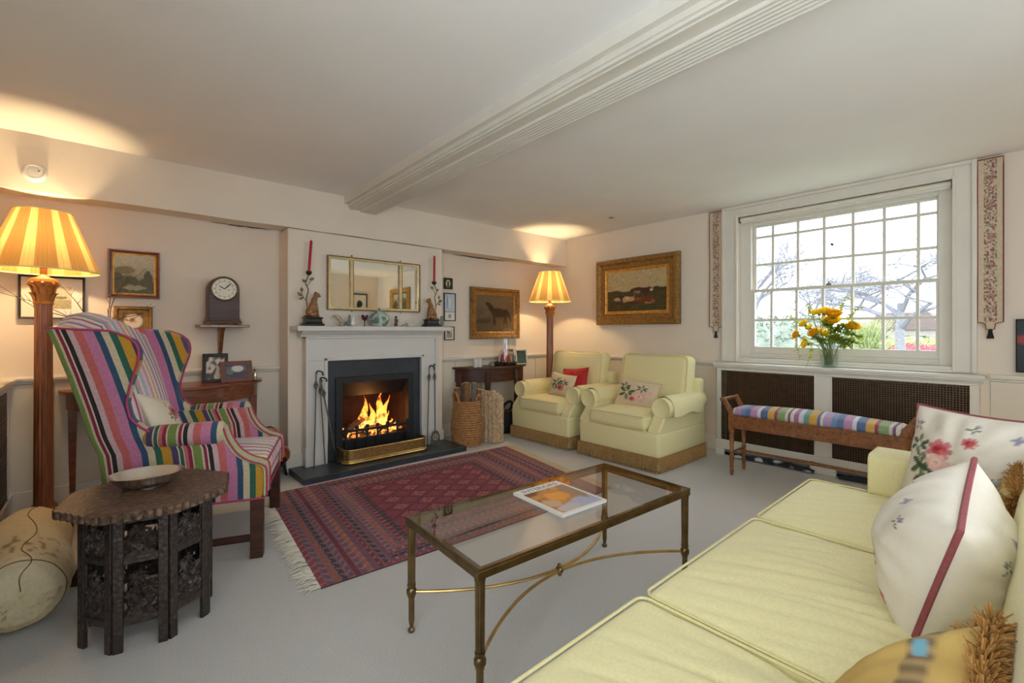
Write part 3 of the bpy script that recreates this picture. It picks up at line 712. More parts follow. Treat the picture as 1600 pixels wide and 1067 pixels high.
tag(B().box(-.03, .03, -.014, .014, 0, .008).ball((0, 0, .012), (.02, .012, .008)).done('pebble_ornament', M['buff'], loc=(2.13, 3.97, MZ)), 'small buff pebble ornament beside the bird dish', 'ornament')
lat('spill_holder', 'narrow grey green cylinder at the end of the mantel shelf', 'vase', M['grey'], 2.575, [(.017, 0), (.017, .11), (.015, .112), (.015, .02)])

# overmantel mirror in three panes
mi = thing('overmantel_mirror', 'wide three pane mirror with gilt and mirrored border above the mantel', 'mirror', (1.91, 4.105, 1.63))
W2, H2 = .462, .243
M['champ'] = mat('champagne_gilt', (214, 196, 150), .3, .55, noise_=(25, .12))
def fr4(b, x0, x1, z0, z1, w, y0, y1): return b.box(x0, x0 + w, y0, y1, z0, z1).box(x1 - w, x1, y0, y1, z0, z1).box(x0 + w, x1 - w, y0, y1, z0, z0 + w).box(x0 + w, x1 - w, y0, y1, z1 - w, z1)
fr4(B(), -W2, W2, -H2, H2, .008, -.034, 0).done('outer_frame', M['darkgilt'], mi, smooth=0, bev=.002)
fr4(B(), -W2 + .008, W2 - .008, -H2 + .008, H2 - .008, .022, -.028, 0).done('border', M['champ'], mi, smooth=0, bev=.003)
for x in (-.245, .245):
    B().box(x - .016, x + .016, -.028, 0, -H2 + .03, H2 - .03).done('divider', M['champ'], mi, smooth=0, bev=.003)
    B().box(x - .019, x - .014, -.03, 0, -H2 + .03, H2 - .03).box(x + .014, x + .019, -.03, 0, -H2 + .03, H2 - .03).done('divider_edge', M['darkgilt'], mi, smooth=0)
    B().ball((x, -.025, H2 + .012), .008).ball((x, -.025, -H2 - .01), .006).done('boss', M['darkgilt'], mi)
for x0, x1 in ((-.43, -.264), (-.226, .226), (.264, .43)): B().box(x0, x1, -.018, -.004, -H2 + .03, H2 - .03).done('mirror_pane', M['mirror'], mi, smooth=0)
# ================================================================== PICTURES
def picture(name, label, c, w, h, fw, dep, fm, art, rot=0, mount=0, cat='painting', nu=72, steps=None, inner=None, group=None, tilt=0):
    """framed picture; local x right, z up, front towards -y; c is the centre of its back"""
    t = thing(name, label, cat, c, (tilt, 0, rot), group); x, z = w / 2, h / 2
    raw = art
    if nu >= 70: art = lambda s, q: tuple(max(0, v * (1 + .30 * nz(s * 26, q * 34, 3) + .18 * nz(s * 60, q * 60, 8))) for v in raw(s, q))
    def frame(nm, a0, a1, y0, y1, m):    # mitred bars between two inset rectangles, profile sloping inwards
        b = B()
        R = lambda a, y: [(-x + a, y, -z + a), (x - a, y, -z + a), (x - a, y, z - a), (-x + a, y, z - a)]
        prof = [(a0, 0), (a0, y0 * .55), (lerp(a0, a1, .18), y0), (lerp(a0, a1, .42), y0 * .96), (lerp(a0, a1, .62), lerp(y0, y1, .75)), (a1, y1), (a1, 0)]
        b.loft([R(a, y) for a, y in prof], cap=False, loop=True); b.done(nm, m, t, smooth=25)
    frame('frame', 0, fw, -dep, -dep * .45, fm)
    a = fw
    if inner: frame('slip', fw, fw + inner[0], -dep * .5, -dep * .3, inner[1]); a = fw + inner[0]
    if mount:
        B().box(-x + a, x - a, -dep * .25, -dep * .2, -z + a, z - a).done('mount', M['white'], t, smooth=0)
    a += mount; nv = max(8, int(nu * (h - 2 * a) / (w - 2 * a))); yy = -dep * .27
    B().grid(lambda s, q: (lerp(-x + a, x - a, s), yy, lerp(-z + a, z - a, q)), nu, nv, col=art).grid(lambda s, q: (lerp(-x + a, x - a, s), yy + .006, lerp(-z + a, z - a, q)), 1, 1, col=lambda s, q: (.1, .08, .06)).done('picture', M['art'], t, smooth=0)
    return t
def el(s, t, cx, cy, rx, ry, rot=0):
    dx, dy = s - cx, t - cy; c_, s_ = cos(rot), sin(rot); a, b = (dx * c_ + dy * s_) / rx, (-dx * s_ + dy * c_) / ry
    return sst(1.12, .88, sqrt(a * a + b * b))
def lay(c, items, s, t):
    for (e, col) in items: c = mixc(c, col, e)
    return c
def warp(f):
    return lambda s, t: f(s + .035 * nz(s * 9, t * 9, 21) + .012 * nz(s * 30, t * 30, 5), t + .035 * nz(s * 9, t * 9, 47) + .012 * nz(s * 30, t * 30, 15))
@warp
def art_cows(s, t):
    n = nz(s * 9, t * 14, 2)
    sky = mixc(C(172, 152, 112), C(196, 180, 140), .5 + .5 * n); land = mixc(C(84, 74, 34), C(52, 48, 26), .5 + .6 * nz(s * 7, t * 22, 5))
    hz = .50 + .03 * nz(s * 4, 0, 1)
    c = mixc(land, sky, sst(hz - .01, hz + .02, t))
    it = [(el(s, t, .9, hz + .02, .14, .05), C(58, 50, 34)), (el(s, t, .1, hz - .02, .2, .04), C(66, 58, 36)), (el(s, t, .57, .50, .155, .085, -.05), C(60, 34, 26)), (el(s, t, .73, .52, .05, .06), C(64, 38, 28)),
          (el(s, t, .44, .38, .016, .10), C(70, 44, 34)), (el(s, t, .68, .40, .014, .10), C(64, 40, 30)), (el(s, t, .54, .46, .05, .04), C(150, 116, 84)), (el(s, t, .765, .50, .022, .03), C(206, 186, 156)), (el(s, t, .26, .38, .03, .03), C(190, 168, 138)), (el(s, t, .47, .38, .02, .09), C(120, 92, 66)), (el(s, t, .62, .39, .015, .08), C(90, 62, 46)), (el(s, t, .22, .34, .09, .07, .3), C(44, 36, 32)), (el(s, t, .17, .30, .06, .05), C(176, 150, 118)),
          (el(s, t, .37, .30, .10, .075, .2), C(186, 150, 106)), (el(s, t, .63, .25, .18, .085, .05), C(112, 48, 28)), (el(s, t, .78, .22, .04, .05), C(146, 86, 58)), (el(s, t, .55, .29, .06, .03), C(150, 80, 52)), (el(s, t, .70, .19, .05, .02), C(186, 156, 120)), (el(s, t, .36, .34, .04, .03), C(214, 184, 142)), (el(s, t, .45, .2, .10, .03), C(60, 40, 26)), (el(s, t, .2, .2, .16, .03), C(60, 52, 28))]
    return lay(c, it, s, t)
def art_horse(s, t):
    c = mixc(C(74, 60, 44), C(110, 94, 72), sst(.0, 1, t + .25 * nz(s * 5, t * 6, 3)))
    d = C(40, 24, 16)
    it = [(sst(.34, .28, t), C(92, 74, 52)), (el(s, t, .58, .52, .19, .13, -.08), d), (el(s, t, .40, .62, .07, .17, .55), d), (el(s, t, .31, .74, .085, .05, -.55), d), (el(s, t, .76, .5, .1, .13), d)]
    for x, k in ((.44, .04), (.50, -.05), (.72, .05), (.80, -.02)): it.append((el(s, t, x + k * .5, .32, .022, .16, -k * 3), d))
    it += [(el(s, t, .88, .42, .03, .17, .3), d), (el(s, t, .18, .28, .2, .06), C(66, 54, 38))]
    return lay(c, it, s, t)
@warp
def art_land(s, t):
    c = mixc(C(148, 142, 112), C(188, 182, 158), sst(.3, 1, t + .2 * nz(s * 6, t * 6, 8)))
    g = mixc(C(96, 92, 50), C(60, 58, 34), .5 + .8 * nz(s * 12, t * 12, 9))
    e = .55 - .25 * s + .1 * nz(s * 6, 1, 4)
    return lay(c, [(sst(e + .04, e - .04, t), g), (el(s, t, .25, .60, .25, .10), C(120, 110, 66)), (el(s, t, .85, .35, .12, .26), C(84, 74, 40)), (el(s, t, .5, .15, .3, .06), C(150, 142, 110))], s, t)
@warp
def art_sketch(s, t):
    n = nz(s * 16, t * 20, 6); c = mixc(C(206, 200, 182), C(186, 178, 150), .5 + .5 * n)
    return lay(c, [(sst(.45, .38, t), mixc(C(150, 140, 104), C(176, 168, 138), .5 + .8 * n)), (el(s, t, .3, .62, .22, .2), C(110, 104, 84)), (el(s, t, .7, .5, .2, .06), C(120, 112, 88))], s, t)
def art_oval(s, t):
    return lay(C(120, 92, 46), [(el(s, t, .5, .5, .46, .47), C(196, 172, 138)), (el(s, t, .5, .5, .42, .43), C(226, 206, 178)), (el(s, t, .48, .42, .18, .2), C(206, 170, 140)), (el(s, t, .45, .58, .12, .13), C(150, 112, 84)), (el(s, t, .52, .3, .25, .1), C(220, 206, 190))], s, t)
def art_sil(s, t): return lay(C(34, 30, 26), [(el(s, t, .5, .5, .36, .42), C(200, 186, 150)), (el(s, t, .5, .55, .14, .2), C(52, 46, 40)), (el(s, t, .5, .25, .2, .12), C(52, 46, 40))], s, t)
def art_blue(s, t):
    c = mixc(C(172, 190, 212), C(214, 220, 226), .5 + .6 * nz(s * 8, t * 3, 2))
    return lay(c, [(el(s, t, .5, .68, .2, .26), C(196, 206, 220)), (el(s, t, .5, .68, .07, .2), C(226, 226, 222)), (sst(.32, .30, t), C(228, 226, 220)), (sst(.33, .315, abs(t - .0) if t < .335 and t > .3 else 1), C(80, 84, 96)), (el(s, t, .5, .15, .15, .08), C(150, 160, 156)), (el(s, t, .25, .7, .06, .25), C(130, 154, 190))], s, t)
def art_dark(s, t): return lay(C(24, 34, 42), [(el(s, t, .15, .62, .2, .1), C(150, 48, 56)), (el(s, t, .3, .45, .2, .12), C(70, 110, 120)), (el(s, t, .6, .3, .3, .14), C(160, 60, 50)), (el(s, t, .6, .8, .3, .1), C(60, 100, 96))], s, t)
def art_photo(s, t): return lay(C(92, 100, 118), [(el(s, t, .5, .3, .5, .3), C(66, 72, 92)), (el(s, t, .55, .75, .28, .28, .4), C(206, 208, 206)), (el(s, t, .2, .5, .16, .24), C(120, 118, 112)), (el(s, t, .8, .35, .15, .2), C(90, 70, 66))], s, t)
def art_green(s, t): return mixc(C(70, 96, 78), C(54, 76, 72), t + .4 * nz(s * 5, t * 5))
def art_bw(s, t): return mixc(C(60, 60, 58), C(200, 198, 192), sst(-.1, .15, nz(s * 4, t * 4, 6)))
R90 = -pi / 2
picture('sketch_picture', 'thin black framed landscape sketch with wide white mount behind the big lamp', (-.278, 4.348, 1.425), .32, .29, .014, .02, M['black'], art_sketch, mount=.055, cat='picture')
picture('landscape_painting', 'gilt and brown framed landscape painting above the small oval portrait', (.146, 4.348, 1.615), .295, .35, .022, .03, M['mahog'], art_land, inner=(.014, M['gilt']))
picture('oval_portrait', 'small ornate gilt frame holding an oval portrait', (.14, 4.348, 1.272), .22, .215, .045, .035, M['darkgilt'], art_oval, inner=(.006, M['gilt']), cat='picture', nu=40)
picture('cow_painting', 'large gilt framed painting of cattle in a field', (4.61, 3.005, 1.668), 1.105, .785, .115, .07, M['darkgilt'], art_cows, R90, inner=(.045, M['gilt']), nu=110)
picture('horse_painting', 'gilt framed dark painting of a horse', (3.577, 4.348, 1.415), .772, .622, .075, .05, M['darkgilt'], art_horse, inner=(.012, M['gilt']), nu=90, tilt=radians(0))
picture('silhouette_picture', 'tiny dark square picture with pale oval beside the chimney breast', (2.888, 4.348, 1.738), .115, .128, .014, .014, M['black'], art_sil, cat='picture', nu=24)
picture('blue_picture', 'narrow black framed pale blue double picture', (2.91, 4.348, 1.472), .156, .318, .010, .014, M['black'], art_blue, cat='picture', nu=40)
picture('small_sketch', 'small black framed brown sketch below the pale blue picture', (2.905, 4.348, 1.173), .13, .155, .010, .014, M['black'], art_sketch, mount=.016, cat='picture', nu=24)
picture('dark_painting', 'unframed dark painting with red and teal figures on the window wall', (4.61, -.21, 1.10), .50, .36, .006, .022, M['black'], art_dark, R90, nu=40)
picture('gilt_painting', 'wide gilt framed landscape hanging near the reading lamp', (4.61, -.55, 1.82), .80, .55, .09, .06, M['gilt'], art_land, R90, inner=(.03, M['darkgilt']), nu=40)
picture('silhouette_print', 'black framed white print with a dark silhouette by the door', (4.18, YF + .012, 1.80), .36, .46, .03, .025, M['black'], lambda s, t: lay(C(226, 222, 212), [(el(s, t, .5, .5, .22, .2), C(30, 28, 28)), (el(s, t, .62, .38, .1, .14), C(30, 28, 28))], s, t), pi, cat='picture', nu=40)

# embroidered bell pulls either side of the window
def bellpull(x, y, ztop, zbot, w, label):
    t = thing('bell_pull', label, 'wall hanging', (x, y, ztop), R90, 'embroidered bell pulls beside the window'); L = ztop - zbot
    def shp(s, q):
        return (lerp(-w / 2, w / 2, s), -.006 - .008 * sin(q * 9) * (1 - q) - .01 * q * abs(s - .5), -L * q)
    def colf(s, q):
        base = mixc(C(214, 200, 176), C(196, 180, 154), .5 + .5 * nz(s * 20, q * 90))
        if .26 < s < .74:
            n = nz(s * 9, q * L * 62, 3); base = mixc(base, C(198, 184, 164), .6)
            if n > .16: base = C(142, 84, 80)
            if n < -.26: base = C(130, 120, 108)
        for k in range(5):
            e = el(s, q, .5 + .04 * (-1) ** k, .12 + k * .18, .15, .016)
            base = mixc(base, C(138, 66, 66), .55 * e)
        return base
    b = B(); b.grid(shp, 26, 200, col=colf); b.grid(lambda s, q: tuple(Vector(shp(s, q)) + Vector((0, .003, 0))), 26, 40, col=lambda s, q: C(190, 176, 150)); b.done('embroidered_strip', M['col'], t, smooth=60)
    tip = [(-w / 2, -.008, -L), (-w * .2, -.01, -L - .01), (-w * .16, -.01, -L - .05), (w * .16, -.01, -L - .05), (w * .2, -.01, -L - .01), (w / 2, -.008, -L)]
    B().loft([[(p[0], y_, p[2]) for p in tip] for y_ in (-.012, -.006)]).done('pointed_end', mat('linen', (206, 190, 164), .85), t, smooth=0)
    edge = [shp(0, k / 20) for k in range(21)] + tip[1:-1] + [shp(1, 1 - k / 20) for k in range(21)]
    B().tube([(p[0], p[1] - .002, p[2]) for p in edge], .0035, 5, closed=True).done('red_braid', mat('crimson_braid', (128, 34, 42), .7), t)
    ts = B().ball((0, -.01, -L - .06), .012); 
    for k in range(14): a = k * 2 * pi / 14; ts.tube([(.006 * cos(a), -.01 + .006 * sin(a), -L - .065), (.016 * cos(a), -.01 + .012 * sin(a), -L - .115)], .0035, 4)
    ts.done('tassel', M['iron'], t)
    B().tube([(-w / 2, -.004, 0), (w / 2, -.004, 0)], .006, 6).done('hanging_rod', M['brass'], t)
bellpull(4.612, 2.075, 2.405, 1.245, .13, 'embroidered bell pull with dark tassel between cow painting and window')
bellpull(4.596, .158, 2.40, 1.262, .125, 'embroidered bell pull with red braid above the dark painting')
# roller blind
rb = thing('roller_blind', 'cream roller blind rolled up at the window head', 'blind', (4.648, 1.105, 2.286))
B().tube([(0, -.745, 0), (0, .745, 0)], .021, 14).done('rolled_cloth', M['white'], rb)
B().box(-.004, .004, -.74, .74, -.035, -.015).done('bottom_bar', M['trim'], rb, smooth=0)
for y in (-.75, .75): B().box(-.02, .03, y - .004, y + .004, -.025, .025).done('bracket', M['steel'], rb, smooth=0)
tag(B().lathe([(.0, 0), (.012, .002), (.01, .012), (.004, .016), (.004, .03), (.009, .034), (.006, .04), (0, .041)], 10).done('suction_hook', M['iron'], loc=(4.735, 1.115, 1.955), rot=(0, radians(-90), 0)), 'small dark suction hook stuck on an upper window pane', 'hook')
# smoke alarm and downlight
sa = thing('smoke_alarm', 'round white smoke alarm on the beam', 'smoke alarm', (-.34, 4.085, 2.18), (radians(90), 0, 0))
B().lathe([(.058, 0), (.058, .012), (.05, .028), (.034, .033), (.018, .033), (0, .034)], 24).done('housing', M['porcelain'], sa)
B().tube([(.04 * cos(a * pi / 10), .04 * sin(a * pi / 10), .032) for a in range(20)], .003, 5, closed=True).done('vent_ring', M['grey_paint'], sa)
B().ball((.02, .01, .033), .005).done('test_button', M['steel'], sa)
dl = thing('downlight', 'small recessed ceiling spotlight, unlit', 'ceiling light', (4.05, 2.955, 2.42))
B().lathe([(.028, -.001), (.042, -.004), (.045, 0)], 20, cap=False).done('rim', M['trim'], dl); B().lathe([(.028, -.0015), (0, -.002)], 16).done('lamp_face', M['steel'], dl)

# ================================================================== CLOCK
ck = thing('bracket_clock', 'dark wooden arched mantel clock with pale round dial', 'clock', (.68, 4.21, 1.247))
def arch(w, z0, zc, n=16): return [(-w, z0), (w, z0)] + [(w * cos(pi * k / n), zc + w * sin(pi * k / n)) for k in range(n + 1)]
B().prism(arch(.104, .045, .275), 'y', -.065, .075).done('case', M['dmahog'], ck, smooth=40, bev=.004)
B().box(-.118, .118, -.08, .09, .012, .03).box(-.11, .11, -.072, .082, .03, .048).done('base_moulding', M['dmahog'], ck, smooth=0, bev=.004)
for x in (-.105, .105):
    for y in (-.065, .07): B().ball((x, y, .008), (.014, .014, .009)).done('foot', M['brass'], ck)
def art_dial(s, t):
    dx, dy = s - .5, t - .5; r = sqrt(dx * dx + dy * dy); c = C(214, 206, 186); a = math.atan2(dx, dy) % (2 * pi)
    k = round(a / (pi / 6)) * pi / 6
    if .36 < r < .45 and abs(((a - k + pi) % (2 * pi)) - pi) * r < .016: c = C(36, 30, 28)
    if .355 < r < .365 or .455 < r < .465: c = C(90, 80, 66)
    return c
DZ = .28
def disc(s, t):
    r, a = s * .082, t * 2 * pi; return (r * sin(a), -.0685, DZ + r * cos(a))
b = B(); b.grid(disc, 44, 120, col=lambda s, t: art_dial(.5 + .5 * s * sin(t * 2 * pi), .5 + .5 * s * cos(t * 2 * pi))); b.done('dial', M['print'], ck, smooth=0)
B().tube([(.09 * cos(a * pi / 20), -.067, DZ + .09 * sin(a * pi / 20)) for a in range(40)], .006, 8, closed=True).done('bezel', M['darkbrass'], ck)
for nm, a, l in (('hour_hand', radians(-58), .045), ('minute_hand', radians(44), .068)):
    B().tube([(0, -.072, DZ), (sin(a) * l * .6, -.072, DZ + cos(a) * l * .6), (sin(a) * l, -.072, DZ + cos(a) * l)], [.003, .004, .001], 5).done(nm, M['iron'], ck)
B().ball((-.03, -.07, DZ - .008), .004).ball((.03, -.07, DZ - .008), .004).done('winding_holes', M['iron'], ck)
br = thing('wall_bracket', 'small oak wall bracket shelf under the clock', 'shelf', (.683, 4.36, 1.235))
B().box(-.168, .168, -.245, 0, -.008, .012).done('shelf_board', M['oak'], br, smooth=0, bev=.004)
B().prism([(0, -.008), (-.16, -.008), (-.10, -.06), (-.03, -.2), (0, -.235)], 'x', -.014, .014).done('bracket_support', M['oak'], br, smooth=30, bev=.003)

# ================================================================== FLOOR LAMPS
M['shade_a'] = None
def matshade(name, rgb, tr):
    nt = NT(name); nt.t.nodes.remove(nt.b)
    d = nt.n('ShaderNodeBsdfDiffuse'); d.inputs['Color'].default_value = (*C(*rgb), 1)
    t = nt.n('ShaderNodeBsdfTranslucent'); t.inputs['Color'].default_value = (*C(*rgb), 1)
    m = nt.n('ShaderNodeMixShader', Fac=tr); nt.l(d.outputs[0], m.inputs[1]); nt.l(t.outputs[0], m.inputs[2]); nt.l(m.outputs[0], nt.out.inputs['Surface']); return nt.m
SA, SB = matshade('cream_silk_pleat', (244, 216, 140), .23), matshade('gold_silk_pleat', (220, 172, 100), .14)
M['bulb'] = matemit('lamp_bulb', (255, 214, 150), 14)
def floor_lamp(loc, label, power, group='column floor lamps with pleated shades'):
    t = thing('floor_lamp', label, 'lamp', loc, 0, group)
    b = B(); b.box(-.14, .14, -.14, .14, 0, .045).box(-.115, .115, -.115, .115, .045, .07); b.done('plinth', M['lampwood'], t, smooth=0, bev=.008)
    B().lathe([(.10, .07), (.10, .085), (.075, .095), (.07, .11), (.062, .118), (.06, .13), (.05, .14)], 28).done('base_mouldings', M['lampwood'], t)
    fl = lambda a, z: 1 - .07 * abs(sin(a * 8)) ** 2
    B().lathe([(.046, .138), (.045, .16), (.040, 1.36)], 96, flute=fl).done('column', M['lampwood'], t, smooth=60)
    cp = B().lathe([(.043, 1.36), (.047, 1.368), (.043, 1.376), (.043, 1.40), (.05, 1.47), (.062, 1.488), (.066, 1.50), (.06, 1.515), (.03, 1.53), (.016, 1.545), (.016, 1.60)], 28)
    for row, (z, r, hh) in enumerate(((1.382, .045, .05), (1.42, .048, .06))):
        for k in range(10):
            a = (k + .5 * row) * 2 * pi / 10; n_ = Vector((cos(a), sin(a), 0)); s_ = Vector((-sin(a), cos(a), 0))
            cp.loft([[n_ * (r + o) + s_ * w + Vector((0, 0, z + hh * q)) for w in (-ww, 0, ww)] + [n_ * (r - .006) + Vector((0, 0, z + hh * q))] for q, ww, o in ((0, .010, 0), (.5, .013, .006), (.85, .009, .014), (1, .003, .024))])
    for k in range(8): a = k * pi / 4; cp.ball((.062 * cos(a), .062 * sin(a), 1.487), .012, 8, 5)
    cp.done('capital', mat('gilt_carved_wood', (176, 120, 62), .45, .2, noise_=(40, .25)), t)
    B().lathe([(.018, 1.60), (.02, 1.62), (.018, 1.66), (.012, 1.67)], 12).done('bulb_holder', M['brass'], t)
    B().lathe([(.012, 1.67), (.028, 1.70), (.032, 1.73), (.022, 1.76), (0, 1.77)], 14).done('bulb', M['bulb'], t)
    # pleated shade: 20 panels alternating two silks
    R0, R1, z0, z1, N = .258, .128, 1.565, 1.93, 20
    b = B(); rows = []
    for j in range(9):
        q = j / 8; r = lerp(R0, R1, q) ; rows.append([((r + .0016 * cos(k * pi)) * cos(2 * pi * k / 160), (r + .0016 * cos(k * pi)) * sin(2 * pi * k / 160), lerp(z0, z1, q)) for k in range(160)])
    V = [[b.bm.verts.new(p) for p in r] for r in rows]
    for a_, c_ in zip(V, V[1:]):
        for k in range(160):
            f = b.face((a_[k], a_[(k + 1) % 160], c_[(k + 1) % 160], c_[k])); f.material_index = (0 if (k % 16) < 6 else 1)
    b.done('pleated_shade', [SA, SB], t, smooth=0)
    for nm, r, z in (('lower_trim', R0, z0), ('upper_trim', R1, z1)): B().tube([(r * cos(a * pi / 32), r * sin(a * pi / 32), z) for a in range(64)], .0045, 6, closed=True).done(nm, mat('cream_braid', (236, 222, 176), .8), t)
    b = B()
    for k in range(3): a = k * 2.094; b.tube([(0, 0, 1.90), (R1 * cos(a), R1 * sin(a), z1 - .006)], .002, 4)
    b.tube([(0, 0, 1.66), (.03, 0, 1.72), (.045, 0, 1.80), (0, 0, 1.90)], .0022, 4); b.done('shade_carrier', M['brass'], t)
    l = bpy.data.lights.new('lamp_light', 'POINT'); l.energy = power; l.color = (1, .70, .36); l.shadow_soft_size = .035
    o = bpy.data.objects.new('lamp_light', l); COL.objects.link(o); o.location = (loc[0], loc[1], 1.735)
    return t
floor_lamp((-.295, 3.99, 0), 'wooden column floor lamp with striped pleated shade near the wing chair', 68)
floor_lamp((4.10, 3.91, 0), 'wooden column floor lamp with pleated shade in the corner behind the yellow armchair', 74)
l3 = floor_lamp((4.2, -.95, 0), 'short wooden column lamp with pleated shade behind the sofa by the gilt landscape', 14, None); l3.scale = (.72,) * 3; COL.objects[-1].location.z = 1.25
# ================================================================== WING CHAIR
CR, CRM, BLK, PAL, COR, PNK, NAV, BEI, GRN, MUS, PUR, OLI = (136, 30, 68), (212, 196, 176), (36, 28, 30), (200, 168, 172), (192, 98, 96), (190, 120, 156), (44, 76, 108), (200, 184, 154), (40, 94, 76), (190, 140, 40), (76, 58, 102), (116, 138, 70)
STR = [(0, CR), (.035, CRM), (.05, BLK), (.095, PAL), (.155, COR), (.235, PNK), (.345, NAV), (.413, BEI), (.485, GRN), (.555, MUS), (.66, PUR), (.725, BEI), (.74, GRN), (.78, BEI), (.79, COR), (.83, CR), (.87, BEI), (.885, OLI), (.975, BEI)]
M['stripe'] = matstripe('striped_velvet', STR)
LT = [(0, (206, 160, 182)), (.08, (228, 214, 206)), (.16, (168, 190, 208)), (.24, (226, 206, 214)), (.34, (216, 150, 176)), (.42, (230, 222, 206)), (.5, (206, 176, 92)), (.56, (226, 214, 214)), (.66, (150, 120, 170)), (.72, (228, 212, 214)), (.82, (176, 78, 112)), (.87, (230, 216, 210)), (.94, (120, 164, 164))]
M['stripe2'] = matstripe('fine_striped_velvet', LT)
M['cpipe'] = mat('magenta_piping', (176, 62, 104), .7, noise_=(60, .1))
M['palegreen'] = mat('pale_green_velvet', (186, 198, 140), .85, noise_=(60, .1), sheen=.2)
PER = .395
wc = thing('wing_chair', 'wing armchair upholstered in multicoloured velvet stripes, dark square legs', 'armchair', (.390, 3.175, 0), math.atan2(-.355, .934))
XB = [(.30, -.30), (.473, -.30), (.602, -.314), (.693, -.349), (.836, -.383), (.994, -.424), (1.124, -.464), (1.231, -.504), (1.3, -.53)]
xb = lambda z: interp(XB, z)
XF = [(.30, .385), (.36, .392), (.444, .397), (.485, .379), (.511, .319), (.556, .26), (.646, .218), (.70, .20), (.74, .18)]
xf = lambda z: interp(XF, z)
XW = [(.66, -.06), (.70, -.10), (.72, -.13), (.77, -.182), (.851, -.196), (.94, -.178), (1.048, -.145), (1.106, -.141), (1.15, -.160), (1.175, -.193), (1.20, -.255), (1.212, -.33)]
xw = lambda z: interp(XW, z)
zz = lambda a, b, n: [lerp(a, b, k / n) for k in range(n + 1)]
for sg, nm in ((-1, 'r'), (1, 'l')):
    yo, yi = sg * .39, sg * .285
    def row(z, f, y0, y1, r):
        y0, y1 = min(y0, y1), max(y0, y1); return [(x, y, z) for x, y in rrect(xb(z), f(z), y0, y1, r)]
    uvf = lambda co: ((co.x - xb(co.z)) / PER - .095, co.z)
    B().loft([row(z, xf, yo, yi, .022) for z in zz(.315, .70, 16)], uv=uvf).done('side_panel', M['stripe'], wc, smooth=50)
    B().loft([row(z, xw, yo * (1 + .05 * sst(.7, 1.1, z)), sg * (.315 + .02 * sst(.7, 1.1, z)), .022) for z in zz(.68, 1.13, 16) + [1.15, 1.165, 1.18, 1.19, 1.20, 1.208, 1.212]], uv=uvf).done('wing', M['stripe'], wc, smooth=50)
    yc = sg * .355
    B().loft([[(x, yc + r * cos(2 * pi * k / 16) * 1.0, .672 + r * sin(2 * pi * k / 16)) for k in range(16)] for x, r in ((-.14, .03), (-.12, .05), (-.08, .058), (.15, .062), (.19, .060), (.205, .05))], uv=lambda co: ((co.x + .33) / PER + .12, 0)).done('arm_roll', M['stripe'], wc, smooth=50)
    pa = [(.205, .70), (.216, .66), (.232, .62), (.268, .563), (.322, .52), (.382, .494), (.402, .46), (.402, .33)]
    y0, y1 = sorted((sg * .392, sg * .285))
    B().loft([[(x, y0, z), (x, y1, z), (x - .012, y1, z - .004), (x - .012, y0, z - .004)] for x, _, z in curve([(a, 0, c) for a, c in pa], 4)]).done('arm_front', M['palegreen'], wc, smooth=40)
    for y in (y0 - .001, y1 + .001): B().tube([(p[0] + .003, y, p[2]) for p in curve([(a, 0, c) for a, c in pa], 4)], .0055, 6).done('piping', M['cpipe'], wc)
    wpath = [(xw(z) + .0, sg * (.39 * (1 + .05 * sst(.7, 1.1, z))), z) for z in zz(.70, 1.20, 18)] + [(xb(1.212), sg * .41, 1.215)]
    B().tube(wpath, .0055, 6).done('piping', M['cpipe'], wc)
    B().tube([(xb(.32), sg * .392, .318), (.395, sg * .392, .318)], .0055, 6).done('piping', M['cpipe'], wc)
# back: lofted across the width, serpentine crown, flared rearwards
def backrow(y):
    top = 1.205 + .085 * (cos(pi * y / .78) ** 2) + .0 * y; o = []
    for k in range(15):
        z = lerp(.36, top, k / 14); o.append((xb(z) + .012 - .045 * cos(pi * y / .78), y, z))
    o.append((xb(top) + .02, y, top + .012)); o.append((xb(top) + .06, y, top + .004))
    for k in range(14, -1, -1):
        z = lerp(.40, top - .03, k / 14); o.append((xb(z) + .125 + .035 * cos(pi * y / .78) * sin(pi * k / 14), y, z))
    return o
B().loft([backrow(lerp(-.375, .375, k / 20)) for k in range(21)], uv=lambda co: (co.y / .40 + .3, co.z)).done('back', M['stripe2'], wc, smooth=60)
B().rbox(-.28, .385, -.37, .37, .315, .42, .03, uv=lambda co: (co.y / PER + .2, co.z)).done('seat_rail', M['stripe2'], wc, smooth=60)
B().rbox(-.20, .405, -.29, .29, .405, .505, .04, crown=.035, uv=lambda co: (co.y / .42 + .05 + .3 * max(0, .1 - co.x) ** 2, co.z)).done('seat_cushion', M['stripe2'], wc, smooth=60)
B().tube([(.397, -.28, .495), (.397, .28, .495)], .006, 6).tube([(.397, -.28, .42), (.397, .28, .42)], .006, 6).tube([(.389, -.385, .318), (.389, .385, .318)], .006, 6).done('piping', M['cpipe'], wc)
for sg in (-1, 1):
    B().box(.325, .385, *sorted((sg * .385, sg * .325)), 0, .33).done('front_leg', M['dmahog'], wc, smooth=0, bev=.004)
    B().loft([[(x + dx, sg * .36 + dy, z) for dx, dy in ((-.024, -.024), (.024, -.024), (.024, .024), (-.024, .024))] for x, z in ((-.40, 0), (-.33, .16), (-.29, .34))]).done('rear_leg', M['dmahog'], wc, smooth=0)
    B().box(-.37, .33, *sorted((sg * .365, sg * .345)), .085, .12).done('side_stretcher', M['dmahog'], wc, smooth=0, bev=.003)
B().box(-.02, .0, -.35, .35, .087, .118).done('cross_stretcher', M['dmahog'], wc, smooth=0, bev=.003)
B().tube([(-.36, .345, .1), (-.3, .30, .30)], .012, 4).done('rear_brace', M['dmahog'], wc)

